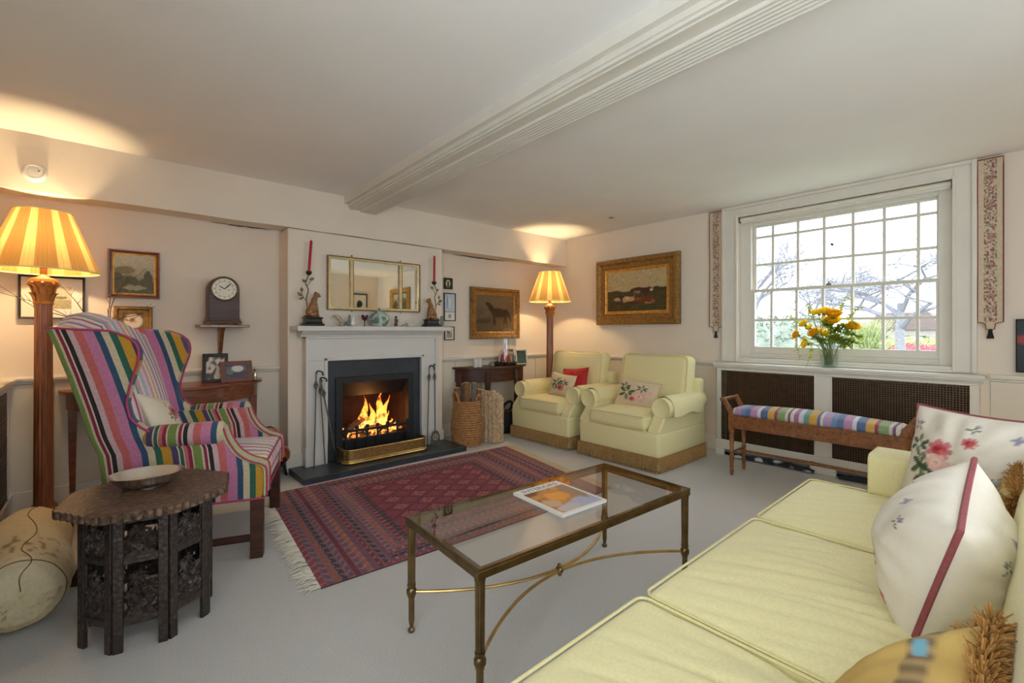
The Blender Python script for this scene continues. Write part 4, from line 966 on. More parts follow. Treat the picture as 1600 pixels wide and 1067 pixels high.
# ================================================================== CUSHIONS
def pillow(b, w, h, t, n=30, col=None, seed=0, wr=.012, pinch=.07, bcol=None):
    def f(sd):
        def g(s, q):
            a, c = 2 * s - 1, 2 * q - 1
            x = w / 2 * a * (1 - pinch * cos(c * pi / 2)); z = h / 2 * c * (1 - pinch * cos(a * pi / 2))
            e = max(0, (1 - a ** 4) * (1 - c ** 4)) ** .55; k = max(0, (1 - a * a) * (1 - c * c))
            y = sd * t / 2 * (.55 * e + .45 * k) + sd * wr * e * (nz(s * 3 + seed, q * 3, sd) + .6 * nz(s * 8 + seed, q * 3, sd + 4))
            ra = math.atan2(c, a); y += sd * wr * .35 * sin(ra * 14 + seed) * e * (1 - k) * .8
            return (x, y, z)
        return g
    b.grid(f(-1), n, n, col=col); b.grid(f(1), n, n, col=bcol or col); bmesh.ops.remove_doubles(b.bm, verts=b.bm.verts[:], dist=.0004)
    g = f(1); k = 40
    return [g(i / k, 0) for i in range(k)] + [g(1, i / k) for i in range(k)] + [g(1 - i / k, 1) for i in range(k)] + [g(0, 1 - i / k) for i in range(k)]
def cushion(name, label, loc, rot, w, h, t, colf, pipe=None, pr=.006, n=44, seed=0, wr=.012, group=None, m=None, mpart='cover'):
    th = thing(name, label, 'cushion', loc, rot, group); b = B()
    per = pillow(b, w, h, t, n, colf, seed, wr); b.done(mpart, m or M['chintz'], th, smooth=80)
    if pipe: B().tube([(p[0], 0, p[2]) for p in per], pr, 6, closed=True).done('piping', pipe, th)
    return th
def floral(bg, motifs, n1=.03):
    """cloth with printed sprays: motifs (x, y, size, kind)"""
    def f(s, t):
        c = mixc(bg, tuple(v * .97 for v in bg), .5 + .5 * nz(s * 4, t * 4, 9)); it = []
        for (x, y, r, kind) in motifs:
            if (s - x) ** 2 + (t - y) ** 2 > (3.2 * r) ** 2: continue
            if kind == 'rose':
                for k in range(7):
                    a = k * .9; it.append((el(s, t, x + .7 * r * cos(a), y + .7 * r * sin(a), .48 * r, .36 * r, a), C(204, 132 - 8 * (k % 3), 130)))
                it += [(el(s, t, x, y, .62 * r, .58 * r), C(188, 60, 64)), (el(s, t, x - .15 * r, y + .1 * r, .3 * r, .22 * r, .6), C(150, 34, 44)), (el(s, t, x + .3 * r, y - .2 * r, .2 * r, .3 * r, .6), C(214, 110, 108))]
            elif kind == 'pink':
                for k in range(6): a = k * 1.05; it.append((el(s, t, x + .6 * r * cos(a), y + .6 * r * sin(a), .5 * r, .4 * r, a), C(226, 186 - 8 * (k % 2), 176)))
                it += [(el(s, t, x, y, .5 * r, .4 * r), C(232, 204, 180)), (el(s, t, x, y, .18 * r, .2 * r), C(206, 146, 140))]
            elif kind == 'leaf':
                for k in range(6): a = k * 1.1 + .4; it.append((el(s, t, x + .8 * r * cos(a), y + .8 * r * sin(a), .55 * r, .24 * r, a), (C(84, 104, 70), C(118, 140, 100), C(64, 86, 62))[k % 3]))
            elif kind == 'sprig':
                for k in range(4): a = k * 1.5 + x * 9; it.append((el(s, t, x + .6 * r * cos(a), y + .6 * r * sin(a), .5 * r, .16 * r, a), (C(70, 96, 72), C(98, 118, 90))[k % 2]))
                it.append((el(s, t, x + .3 * r, y + .7 * r, .35 * r, .3 * r), C(150, 134, 160)))
            elif kind == 'blue':
                for k in range(4): a = k * 1.6; it.append((el(s, t, x + .45 * r * cos(a), y + .45 * r * sin(a), .42 * r, .3 * r, a), C(150, 146, 172)))
        return lay(c, it, s, t)
    return f
CRW = C(232, 222, 202)
cushion('small_cushion', 'small cream cushion with pink rose sprig on the striped wing chair', (.235, 3.25, .69), (radians(-26), radians(14), radians(66)), .42, .31, .11, floral(CRW, [(.62, .62, .13, 'rose'), (.8, .72, .12, 'leaf'), (.48, .5, .09, 'leaf'), (.45, .75, .06, 'sprig')]), mat('cream_piping', (220, 208, 186), .8), .004, seed=1, wr=.005)

# ================================================================== CARVED OCTAGONAL TABLE
M['carved'] = NT('carved_dark_wood'); _n = M['carved']; _c = _n.n('ShaderNodeTexCoord')
_v = _n.n('ShaderNodeTexVoronoi', Scale=55.0); _n.l(_c.outputs['Object'], _v.inputs['Vector'])
_r = _n.n('ShaderNodeValToRGB'); _r.color_ramp.elements[0].color = (*C(72, 58, 52), 1); _r.color_ramp.elements[1].color = (*C(30, 24, 24), 1)
_n.l(_v.outputs['Distance'], _r.inputs['Fac']); _n.l(_r.outputs['Color'], _n.b.inputs['Base Color'])
_b = _n.n('ShaderNodeBump', Strength=.7, Distance=.006); _n.l(_v.outputs['Distance'], _b.inputs['Height']); _n.l(_b.outputs['Normal'], _n.b.inputs['Normal']); _n.b.inputs['Roughness'].default_value = .42; M['carved'] = _n.m
M['carvetop'] = NT('carved_brown_top'); _n = M['carvetop']; _c = _n.n('ShaderNodeTexCoord')
_v = _n.n('ShaderNodeTexVoronoi', Scale=34.0, feature='DISTANCE_TO_EDGE'); _w = _n.n('ShaderNodeTexNoise', Scale=14.0, Detail=3.0); _n.l(_c.outputs['Object'], _v.inputs['Vector']); _n.l(_c.outputs['Object'], _w.inputs['Vector'])
_x = _n.n('ShaderNodeMath', operation='MULTIPLY'); _n.l(_v.outputs['Distance'], _x.inputs[0]); _n.l(_w.outputs['Fac'], _x.inputs[1])
_r = _n.n('ShaderNodeValToRGB'); _r.color_ramp.elements[0].color = (*C(74, 54, 44), 1); _r.color_ramp.elements[1].position = .16; _r.color_ramp.elements[1].color = (*C(128, 102, 84), 1)
_n.l(_x.outputs[0], _r.inputs['Fac']); _n.l(_r.outputs['Color'], _n.b.inputs['Base Color'])
_b = _n.n('ShaderNodeBump', Strength=.8, Distance=.006); _n.l(_x.outputs[0], _b.inputs['Height']); _n.l(_b.outputs['Normal'], _n.b.inputs['Normal']); _n.b.inputs['Roughness'].default_value = .3; M['carvetop'] = _n.m
ct = thing('carved_table', 'dark carved octagonal folding table with pierced palm panels', 'table', (.135, 2.425, 0), radians(-11.5))
RB, RT = .2156, .292
poly = []
for k in range(8):
    a0, a1 = radians(22.5 + k * 45 - 90), radians(22.5 + (k + 1) * 45 - 90); P0, P1 = Vector((cos(a0), sin(a0))) * RT, Vector((cos(a1), sin(a1))) * RT; d = P1 - P0; n_ = Vector((d.y, -d.x)).normalized()
    for j in range(7):
        for q in range(6):
            p = P0 + d * ((j + q / 6) / 7) + n_ * (.010 * abs(sin(pi * q / 6)) ** .6 - .004); poly.append((p.x, p.y))
B().prism(poly, 'z', .508, .538).done('scalloped_top', M['carvetop'], ct, smooth=30, bev=.0015)
ap = RB * cos(pi / 8); hw = RB * sin(pi / 8)
def face_parts(k):
    a = k * pi / 4 - pi / 2; n_ = Vector((cos(a), sin(a), 0)); s_ = Vector((-sin(a), cos(a), 0))
    return a
def post(a): return B().box(a, a + .030, -.011, .004, 0, .508).done('post', M['carved'], ct, smooth=0, bev=.002)
def rail(z0, z1): return B().box(-hw + .03, hw - .03, -.008, .004, z0, z1).done('frame_rail', M['carved'], ct, smooth=0, bev=.002)
def fret(z0, z1, seed):
    rd = random.Random(seed); b = B(); w = hw - .03; H_ = z1 - z0
    b.loft([[(x, -.004, z0) for x in (-w, w)] + [(w * .5, -.004, z0 + H_ * .16), (0, -.004, z0 + H_ * .26), (-w * .5, -.004, z0 + H_ * .16)], [(x, .003, z0) for x in (-w, w)] + [(w * .5, .003, z0 + H_ * .16), (0, .003, z0 + H_ * .26), (-w * .5, .003, z0 + H_ * .16)]])
    crowns = [(-.2 * w, z0 + .74 * H_), (.45 * w, z0 + .52 * H_), (-.6 * w, z0 + .42 * H_)] if H_ > .12 else [(-.35 * w, z0 + .62 * H_), (.45 * w, z0 + .66 * H_)]
    for (cx, cz) in crowns:
        b.tube(curve([(cx * .5, 0, z0 + .05 * H_), (cx * .9, -.002, lerp(z0, cz, .5)), (cx, 0, cz)], 3), .0042, 5)
        for k in range(13):
            a = k * 2 * pi / 13 + rd.uniform(-.2, .2); l = .036 * rd.uniform(.75, 1.15)
            e = (max(-w, min(w, cx + l * cos(a))), -.001, max(z0, min(z1, cz + l * sin(a) - .008)))
            b.tube([(cx, -.002, cz), (lerp(cx, e[0], .55), -.004, lerp(cz, e[2], .55) + .005), e], [.0034, .0072, .0015], 4)
    for k in range(30 if H_ > .12 else 16):
        x = rd.uniform(-w, w); z = rd.uniform(z0, z0 + .5 * H_); b.tube([(x, 0, z), (x + rd.uniform(-.01, .01), -.003, z + .018), (x + rd.uniform(-.022, .022), 0, z + .036)], [.003, .0075, .001], 4)
    b.tube([(-w, 0, z0), (-w, 0, z1)], .003, 4).tube([(w, 0, z0), (w, 0, z1)], .003, 4)
    return b
SRC = [post(-hw), post(hw - .03)] + [rail(*q) for q in ((.478, .508), (.325, .352), (.095, .122))]
up = fret(.352, .478, 2).done('pierced_panel', M['carved'], ct, smooth=40); lo = fret(.122, .325, 3).done('pierced_panel', M['carved'], ct, smooth=40)
for k in range(8):
    a = k * pi / 4 - pi / 2
    for src in SRC + [up, lo]:
        o = src
        if k:
            o = src.copy(); COL.objects.link(o); o.parent = ct
        o.location = (ap * cos(a), ap * sin(a), 0); o.rotation_euler = (0, 0, a + pi / 2)
M['hammered'] = mat('silver_dish_metal', (238, 234, 226), .24, 1, noise_=(12, .03), bump=(26, .12), bdist=.003)
sd = thing('silver_dish', 'oval silver dish on the carved octagonal table', 'dish', (.125, 2.50, .538), radians(-12))
B().lathe([(.0, .004), (.05, .003), (.075, .006), (.098, .026), (.114, .054), (.118, .056), (.113, .052), (.095, .024), (.07, .010), (0, .008)], 40, sx=1.12, sy=.92).done('bowl', M['hammered'], sd)
B().lathe([(.055, 0), (.056, .005)], 30, sx=1.12, sy=.92).done('foot_rim', M['silver'], sd)

# ================================================================== HIDE BOLSTER
def art_hide(s, t):
    c = mixc(C(218, 204, 172), C(198, 178, 138), .5 + .6 * nz(s * 3, t * 4, 7)); n = nz(s * 30, t * 42, 3); z = sst(-.05, .35, nz(s * 3.2, t * 3.2, 12))
    if n > .34 - .16 * z: c = mixc(c, C(112, 86, 58), .75 * z)
    return c
bo = thing('hide_bolster', 'fat cream bolster cushion with speckled hide markings beside the carved table', 'cushion', (-.266, 2.74, .155), radians(3)); bo.scale = (.92, 1, .92)
PB = [(.0, -.15), (.06, -.148), (.11, -.135), (.145, -.105), (.163, -.05), (.168, .05), (.168, .2), (.168, .4), (.166, .55), (.15, .65), (.11, .69), (.0, .70)]
def bol(s, t):
    k = s * (len(PB) - 1); i = min(int(k), len(PB) - 2); r = lerp(PB[i][0], PB[i + 1][0], k - i); y = lerp(PB[i][1], PB[i + 1][1], k - i); a = 2 * pi * t
    q = 1 + .05 * nz(cos(a) * 2, sin(a) * 2, y * 5) + .015 * nz(cos(a) * 7, sin(a) * 7, y * 12)
    return (r * q * cos(a), y, max(-.17, r * q * sin(a)))
b = B(); b.grid(bol, 66, 72, col=art_hide); bmesh.ops.remove_doubles(b.bm, verts=b.bm.verts[:], dist=.0004); b.done('stuffed_cover', M['col'], bo, smooth=80)
b = B().tube([tuple(Vector(bol(.05 + .9 * k / 40, .23 + .02 * sin(k * .5))) * 1.006) for k in range(41)], .0022, 5)
b.tube([tuple(Vector(bol(.27, k / 40)) * 1.006) for k in range(40)], .0022, 5, closed=True).done('seam', mat('brown_thread', (120, 92, 60), .9), bo)

# ================================================================== HALF-ROUND TABLES
def demilune(name, label, c, a, bb, ztop, apron, m, legz, tapered=True, serp=0):
    t = thing(name, label, 'table', c)
    def outline(k, off=0, n=28):
        o = []
        for i in range(n + 1):
            q = pi + pi * i / n; r = 1 + serp * cos(q * 6 + pi)
            o.append(((a + off) * cos(q), (bb + off) * r * sin(q)))
        return o
    B().prism(outline(0, .018), 'z', ztop - .022, ztop).done('top', m, t, smooth=30, bev=.004)
    B().prism(outline(0, -.02), 'z', ztop - .022 - apron, ztop - .022).done('apron', m, t, smooth=30, bev=.002)
    for ang in (188, 242, 298, 352):
        x, y = (a - .05) * cos(radians(ang)), (bb - .05) * sin(radians(ang)) - .01
        if tapered: b = B().loft([[(x + dx * w, y + dy * w, z) for dx, dy in ((-1, -1), (1, -1), (1, 1), (-1, 1))] for w, z in ((.013, 0), (.024, ztop - .03))])
        else: b = B().tube(curve([(x * 1.04, y * 1.06, .0), (x, y, .05), (x * .96, y * .96, .25), (x * 1.03, y * 1.04, ztop - apron - .1), (x, y, ztop - .05)], 4), [.022, .02, .018, .016, .015, .015, .016, .017, .018, .022, .026, .03, .034, .036, .036, .036, .036], 8)
        b.done('leg', m, t, smooth=30)
    return t
demilune('half_round_table', 'reddish half round side table behind the wing chair', (.365, 4.345, 0), .60, .42, .80, .11, M['mahog'], 0)
demilune('serpentine_table', 'dark mahogany half round table carrying the glass dome', (3.475, 4.345, 0), .515, .33, .785, .15, M['dmahog'], 0, False, .03)
# on the half-round table behind the chair
def photo_frame(name, label, c, w, h, fw, m, art, rz, lean=12, mount=0):
    t = thing(name, label, 'photo frame', c, (radians(-lean), 0, rz))
    b = B(); x = w / 2
    for (x0, x1, z0, z1) in ((-x, -x + fw, 0, h), (x - fw, x, 0, h), (-x + fw, x - fw, 0, fw), (-x + fw, x - fw, h - fw, h)): b.box(x0, x1, -.014, 0, z0, z1)
    b.done('frame', m, t, smooth=0, bev=.003)
    B().grid(lambda s, q: (lerp(-x + fw, x - fw, s), -.006, lerp(fw, h - fw, q)), 24, 20, col=art).done('photograph', M['print'], t, smooth=0)
    B().box(-x + .004, x - .004, -.004, 0, .004, h - .004).done('backing', M['black'], t, smooth=0)
    B().loft([[(-.02, .0, h * .8), (.02, 0, h * .8), (.02, .002, h * .8), (-.02, .002, h * .8)], [(-.02, h * .32, .035 if lean > 5 else .01), (.02, h * .32, .035 if lean > 5 else .01), (.02, h * .32 + .003, .035 if lean > 5 else .01), (-.02, h * .32 + .003, .035 if lean > 5 else .01)]]).done('easel_strut', M['black'], t, smooth=0)
    return t
photo_frame('photo_frame', 'brown leather photo frame on the half round table', (.755, 4.085, .80), .225, .165, .036, mat('brown_leather', (112, 70, 64), .5, noise_=(40, .1)), art_photo, radians(8))
photo_frame('photo_frame', 'upright black photo frame behind the brown leather one', (.625, 4.19, .80), .17, .225, .024, M['black'], art_bw, radians(-12))
tr = thing('silver_tray', 'small silver tray holding glassware on the half round table', 'tray', (.875, 4.185, .80))
B().lathe([(0, .003), (.075, .003), (.086, .010), (.089, .010), (.078, 0), (0, 0)], 28).done('tray', M['silver'], tr)
for (x, y, hh, r, nm, lb) in ((-.028, -.02, .075, .016, 'glass_decanter', 'tall clear glass cruet on the silver tray'), (.025, .0, .095, .017, 'silver_pot', 'silver topped small pot on the silver tray'), (-.005, .035, .06, .015, 'glass_tumbler', 'tiny clear glass tumbler on the silver tray')):
    t = thing(nm, lb, 'glassware', (.875 + x, 4.185 + y, .8035))
    B().lathe([(r * .8, 0), (r, .01), (r, hh * .55), (r * .5, hh * .7), (r * .6, hh * .78)], 14).done('body', M['cglass'] if 'silver' not in nm else M['silver'], t)
    B().lathe([(r * .6, hh * .78), (r * .8, hh * .86), (r * .2, hh)], 12).done('stopper', M['silver'], t)
vs = thing('twig_vase', 'tall vase of bare twigs on the half round table', 'vase', (.07, 4.19, .80))
B().lathe([(.04, 0), (.055, .06), (.05, .14), (.028, .2), (.034, .24), (.028, .24), (.022, .2), (.03, .1), (0, .02)], 20).done('vase_body', M['ginger'], vs)
M['twig'] = mat('brown_twig', (96, 70, 48), .9, noise_=(30, .2))
def Yp(u, v, y):
    a_ = radians(48.4); s_, t_ = (u - 800) / 711, (517 - v) / 711; d = (cos(a_) + sin(a_) * s_, sin(a_) - cos(a_) * s_, t_); k = y / d[1]; return Vector((d[0] * k, y, 1.2 + d[2] * k))
V0 = Vector((.07, 4.19, 1.02))
for pts in ([(172, 498), (186, 455), (228, 420)], [(176, 498), (205, 500), (238, 474)], [(170, 505), (172, 470), (171, 450)], [(140, 500), (118, 470), (95, 446)], [(130, 505), (60, 482), (0, 447)], [(128, 508), (70, 478), (0, 457)], [(180, 505), (222, 490), (242, 478)]):
    P = [V0] + [Yp(u, v, 4.19 - .05 * i) for i, (u, v) in enumerate(pts)]; P = curve(P, 6)
    b = B().tube([p - Vector((.07, 4.19, .80)) for p in P], [lerp(.0042, .0012, i / (len(P) - 1)) for i in range(len(P))], 5)
    for k in range(3):
        p = P[int(len(P) * (.45 + .16 * k))] - Vector((.07, 4.19, .80)); b.tube([p, p + Vector((random.uniform(-.03, .03), random.uniform(-.03, .02), .045))], [.0018, .0008], 4)
    b.done('twig', M['twig'], vs, smooth=60)

# ================================================================== RADIATOR COVERS
def grille(b, w0, w1, z0, z1, ax):
    n = int((w1 - w0) / .0165); m = int((z1 - z0) / .0165)
    for k in range(n + 1): y = lerp(w0, w1, k / n); b.box(.002, .008, y - .0026, y + .0026, z0, z1)
    for k in range(m + 1): z = lerp(z0, z1, k / m); b.box(.0, .006, w0, w1, z - .0026, z + .0026)
    return b
M['grille'] = mat('bronze_grille', (104, 84, 64), .45, .7, noise_=(20, .2)); M['dark'] = mat('painted_recess_shade', (34, 28, 25), .9, noise_=(6, .1))  # near-black colour paints the shade inside the covers
def cover(name, label, loc, rot, L, panels, D=.15, cut=True):
    """local: x into the room is -x (front at x=0, back at x=D), y along; y from -L/2..L/2"""
    t = thing(name, label, 'radiator cover', loc, rot); h_ = L / 2
    B().box(-.03, D, -h_ - .03, h_ + .03, .868, .892).done('top_board', M['trim'], t, smooth=0, bev=.005)
    prof = [(-.022, .868), (-.022, .858), (-.010, .848), (-.006, .838), (0, .836), (0, .868)]
    B().loft([[(p[0], y, p[1]) for p in prof] for y in (-h_ - .02, h_ + .02)]).done('cornice_moulding', M['trim'], t, smooth=30)
    b = B(); b.box(0, .02, -h_, h_, .82, .868); e = [-h_]
    for (a, c) in panels: e += [a, c]
    e.append(h_)
    for a, c in zip(e[0::2], e[1::2]): b.box(0, .02, a, c, .15, .82)
    b.box(0, .02, -h_, h_, .10, .15); b.box(.02, D, -h_, -h_ + .02, 0, .868).box(.02, D, h_ - .02, h_, 0, .868)
    b.done('front_frame', M['trim'], t, smooth=0, bev=.003)
    b = B(); b.box(-.012, .02, -h_ - .008, h_ + .008, .058, .15)
    for a, c in zip(e[0::2], e[1::2]): b.box(-.012, .02, max(-h_ - .008, a - .03), min(h_ + .008, c + .03), 0, .058)
    b.done('plinth', M['trim'], t, smooth=0, bev=.006)
    for (a, c) in panels:
        grille(B(), a, c, .15, .82, 0).done('grille', M['grille'], t, smooth=0, kind='stuff')
        fr = B().box(-.004, .012, a - .008, a, .142, .828).box(-.004, .012, c, c + .008, .142, .828).box(-.004, .012, a, c, .142, .15).box(-.004, .012, a, c, .82, .828); fr.done('panel_bead', M['trim'], t, smooth=0, bev=.002)
    B().box(.10, .12, -h_ + .05, h_ - .05, .06, .80).done('radiator', M['dark'], t, smooth=0)  # flat dark backing for the hidden radiator; shade painted into its colour
    B().box(.02, .10, -h_ + .02, h_ - .02, .001, .004).done('inner_floor_shade', M['dark'], t, smooth=0)  # thin dark sheet, paints the floor shade inside the cover
    return t
cover('radiator_cover', 'white radiator cover with two lattice grilles under the window', (4.47, 1.107, 0), 0, 1.80, [(-.854, -.052), (.076, .855)], .148)
cover('radiator_cover', 'white radiator cover with dark lattice grille against the wall behind the lamp', (-.47, 3.0, 0), pi, 2.62, [(-1.22, -.06), (.06, 1.22)], .148)
photo_frame('photo_frame', 'dark photo frame standing on the radiator cover by the big lamp', (-.54, 3.98, .894), .12, .16, .02, M['dmahog'], art_bw, radians(80))
# folded cloth pushed into the plinth cut-outs
for (y, w, lb, cc) in ((1.50, .66, 'black and white cloth stuffed in the plinth gap under the bench', 1), (.75, .5, 'black cloth stuffed in the plinth gap nearer the sofa', 0)):
    def pc(s, t, y=y): 
        if cc == 0: return C(26, 28, 34)
        return mixc(C(24, 26, 34), C(206, 208, 212), sst(.12, .3, nz(s * 7, t * 2.2, 5)))
    b = B(); b.grid(lambda s, t: (lerp(-.05, .06, t) , (s - .5) * w, .002 + .05 * sin(pi * min(1, t * 1.2 + .05)) ** .6 * (sin(pi * max(.02, min(.98, s))) ** .3) * (1 + .2 * nz(s * 9, t * 3))), 60, 12, col=pc)
    tag(b.done('stuffed_cloth', M['col'], loc=(4.45, y, 0), smooth=80), lb, 'cloth')
# ================================================================== RUG
A_, B_, C_, D_ = Vector((.74, 2.17, 0)), Vector((.87, 3.66, 0)), Vector((3.08, 3.57, 0)), Vector((2.79, 2.08, 0))
RW, RH = 2.15, 1.49
RED, DRED, NVY, IVO, RUST, PLUM = C(142, 66, 80), C(116, 52, 66), C(70, 54, 74), C(182, 156, 156), C(150, 94, 86), C(118, 82, 100)
def rugcol(s, t):
    X_, Y_ = s * RW, t * RH; n = nz(X_ * 40, Y_ * 40, 3)
    ex = min(X_, RW - X_); d = min(Y_, RH - Y_); far = X_ > RW / 2
    if ex < .40 and ex * .9 < d + .28:      # flat-woven striped ends
        k = ex / .40; fine = sin(Y_ * 95 + (18 if int(k * 11) % 2 else -18) * ex * 4)
        st = [RED, PLUM, RUST, NVY, PLUM, DRED, PLUM, RUST, PLUM, DRED, NVY, PLUM][int(min(.999, k) * 12)]
        c = mixc(st, IVO, .34 if (fine > .55 and int(k * 12) % 3 != 2) else 0)
        if abs((k * 12) % 1 - .04) < .08: c = mixc(NVY, IVO, .35)
    else:
        m = min(d, (ex - .40) * .9 + .12)
        if m < .27:
            k = m / .27; idx = int(k * 9); zig = sin((X_ if d < (ex - .28) else Y_) * 120 + (idx % 2) * 2)
            st = [RED, PLUM, NVY, DRED, PLUM, RUST, PLUM, DRED, NVY][min(8, idx)]
            c = mixc(st, IVO, .42 if zig > .5 and idx % 3 == 1 else (.2 if zig > .7 else 0))
            if (k * 9) % 1 < .1: c = mixc(NVY, IVO, .45)
        else:                                 # field of stepped lozenges
            c = mixc(RED, DRED, .3 + .3 * nz(X_ * 6, Y_ * 6, 8)); px, py = .20, .15
            fx, fy = (X_ / px) % 1 - .5, (Y_ / py) % 1 - .5; q = abs(round(fx * 8) / 8) + abs(round(fy * 8) / 8)
            if abs(q - .5) < .05: c = mixc(NVY, DRED, .3)
            elif q < .17: c = mixc(RUST, RED, .5)
            elif abs(q - .30) < .07 and (int((fx + .5) * 26) % 2 == 0): c = mixc(IVO, RED, .45)
            elif q > .80 and (int((fx + .5) * 22) % 2 == 0): c = PLUM
    return tuple(max(0, v * (1 + .25 * n)) for v in c)
def rugpt(s, t, z=.008):
    p = (A_ * (1 - s) + D_ * s) * (1 - t) + (B_ * (1 - s) + C_ * s) * t
    return (p.x, p.y - .012 * sin(pi * s) * (1 - 2 * t), z + .003 * nz(p.x * 2, p.y * 2))
rg = thing('oriental_rug', 'dark red patterned oriental rug in front of the hearth', 'rug')
b = B(); b.grid(rugpt, 380, 260, col=rugcol); b.done('woven_pile', M['col'], rg, smooth=80)
b = B(); b.loft([[rugpt(s, t, z) for s, t in [(k / 20, 0) for k in range(20)] + [(1, k / 16) for k in range(16)] + [(1 - k / 20, 1) for k in range(20)] + [(0, 1 - k / 16) for k in range(16)]] for z in (.001, .0078)], cap=False); b.done('selvedge', mat('plum_wool', (84, 48, 58), .9), rg, smooth=80)
rd = random.Random(8)
for side in (0, 1):
    b = B()
    for k in range(330):
        t = rd.random(); p = Vector(rugpt(side, t, .007)); o = Vector((-1 if side == 0 else 1, rd.gauss(0, .22), 0)); l = rd.uniform(.05, .10)
        b.tube([p, p + o * l * .5 + Vector((0, rd.gauss(0, .006), .004)), p + o * l + Vector((0, rd.gauss(0, .01), -.003))], [.0028, .0026, .0016], 4)
    b.done('wool_fringe', mat('ivory_wool', (214, 206, 190) if side == 0 else (206, 186, 150), .9), rg, kind='stuff')

# ================================================================== COFFEE TABLE
tb = thing('coffee_table', 'glass topped brass coffee table with crossing arched stretchers', 'table', (1.4725, 1.346, 0), radians(-3.6))
hx, hy, tz = .60, .262, .455
b = B()
for (x0, x1, y0, y1) in ((-hx, hx, -hy, -hy + .03), (-hx, hx, hy - .03, hy), (-hx, -hx + .03, -hy + .03, hy - .03), (hx - .03, hx, -hy + .03, hy - .03)): b.box(x0, x1, y0, y1, tz - .03, tz - .004)
b.done('top_frame', M['darkbrass'], tb, smooth=0, bev=.002)
b = B()
for (x0, x1, y0, y1) in ((-hx, hx, -hy, -hy + .006), (-hx, hx, hy - .006, hy), (-hx, -hx + .006, -hy + .006, hy - .006), (hx - .006, hx, -hy + .006, hy - .006)): b.box(x0, x1, y0, y1, tz - .004, tz + .003)
b.done('frame_lip', M['darkbrass'], tb, smooth=0)
B().box(-hx + .007, hx - .007, -hy + .007, hy - .007, tz - .0035, tz + .0025).done('glass_top', M['tglass'], tb, smooth=0)
for sx in (-1, 1):
    for sy in (-1, 1):
        c = (sx * (hx - .018), sy * (hy - .018), 0); fl = lambda a, z: 1 - .10 * abs(sin(a * 6))
        lg = B().lathe([(.015, .19), (.0165, .425)], 48, c, flute=fl).done('leg', M['darkbrass'], tb, smooth=60)
        B().lathe([(.011, .0), (.014, .004), (.014, .010), (.007, .018), (.009, .03), (.012, .045), (.012, .135), (.015, .138), (.015, .144), (.020, .152), (.020, .168), (.015, .176), (.0175, .186), (.0165, .192)], 20, c).done('turned_collar', M['darkbrass'], lg)
        B().lathe([(.018, .415), (.019, .425)], 20, c).done('cap', M['darkbrass'], lg)
for sx in (-1, 1):
    P = [(sx * (hx - .02), -(hy - .02), .16), (sx * (hx * .62), -hy * .55, .163), (sx * hx * .25, -.06, .166), (sx * .012, 0, .168)]
    x0 = sx * (hx - .02)
    pts = [(sx * (.012 + (hx - .032) * (abs(q) ** 1.9)), (hy - .02) * q, .16) for q in [lerp(-1, 1, k / 24) for k in range(25)]]
    pass
for sy in (-1, 1):
    pts = [((hx - .02) * q, sy * (.008 + (hy - .028) * abs(q) ** 2.0), .16) for q in [lerp(-1, 1, k / 30) for k in range(31)]]
    B().tube(pts, .0065, 8).done('arched_stretcher', M['brass'], tb)
B().ball((0, 0, .16), (.014, .02, .016)).ball((0, 0, .178), (.008, .012, .010)).ball((0, 0, .142), (.008, .012, .010)).done('centre_boss', M['darkbrass'], tb)
# magazine
mg = thing('magazine', 'white bordered interiors magazine with amber room photograph on the glass table', 'magazine', (1.493, 1.367, .458), radians(-3.5))
def art_mag(s, t):
    s0, t0 = s, t
    if s < .05 or s > .95 or t < .045 or t > .83: return C(226, 224, 222)
    s, t = s + .05 * nz(s * 7, t * 7, 31) + .02 * nz(s * 20, t * 20, 2), t + .05 * nz(s * 7, t * 7, 11) + .02 * nz(s * 20, t * 20, 6)
    c = mixc(C(140, 86, 42), C(200, 148, 84), .5 + .9 * nz(s * 7, t * 7, 3))
    return lay(c, [(el(s, t, .75, .16, .4, .17), C(166, 172, 200)), (el(s, t, .3, .12, .22, .1), C(186, 178, 180)), (el(s, t, .86, .55, .16, .3), C(140, 120, 104)), (el(s, t, .48, .52, .2, .16), C(222, 150, 64)), (el(s, t, .2, .35, .14, .14), C(196, 164, 138)), (el(s, t, .1, .78, .2, .07), C(110, 66, 34))], s, t)
B().box(-.132, .132, -.158, .158, 0, .0115).done('page_block', M['white'], mg, smooth=0)
B().grid(lambda s, t: (lerp(-.133, .133, s), lerp(-.159, .159, t), .012), 70, 80, col=art_mag).done('cover', M['print'], mg, smooth=0)
B().box(-.1345, -.132, -.158, .158, 0, .012).done('spine', M['white'], mg, smooth=0)
fc = bpy.data.curves.new('title_text', 'FONT'); fc.body = 'INTERIORS'; fc.size = .043; fc.align_x = 'CENTER'; fc.extrude = .0002
fo = bpy.data.objects.new('title_text', fc); COL.objects.link(fo)
me = bpy.data.meshes.new_from_object(fo.evaluated_get(bpy.context.evaluated_depsgraph_get())); bpy.data.objects.remove(fo)
me.materials.clear(); me.materials.append(mat('slate_blue_ink', (104, 116, 138), .5)); put('title_text', me, mg, loc=(.0, .116, .0125))

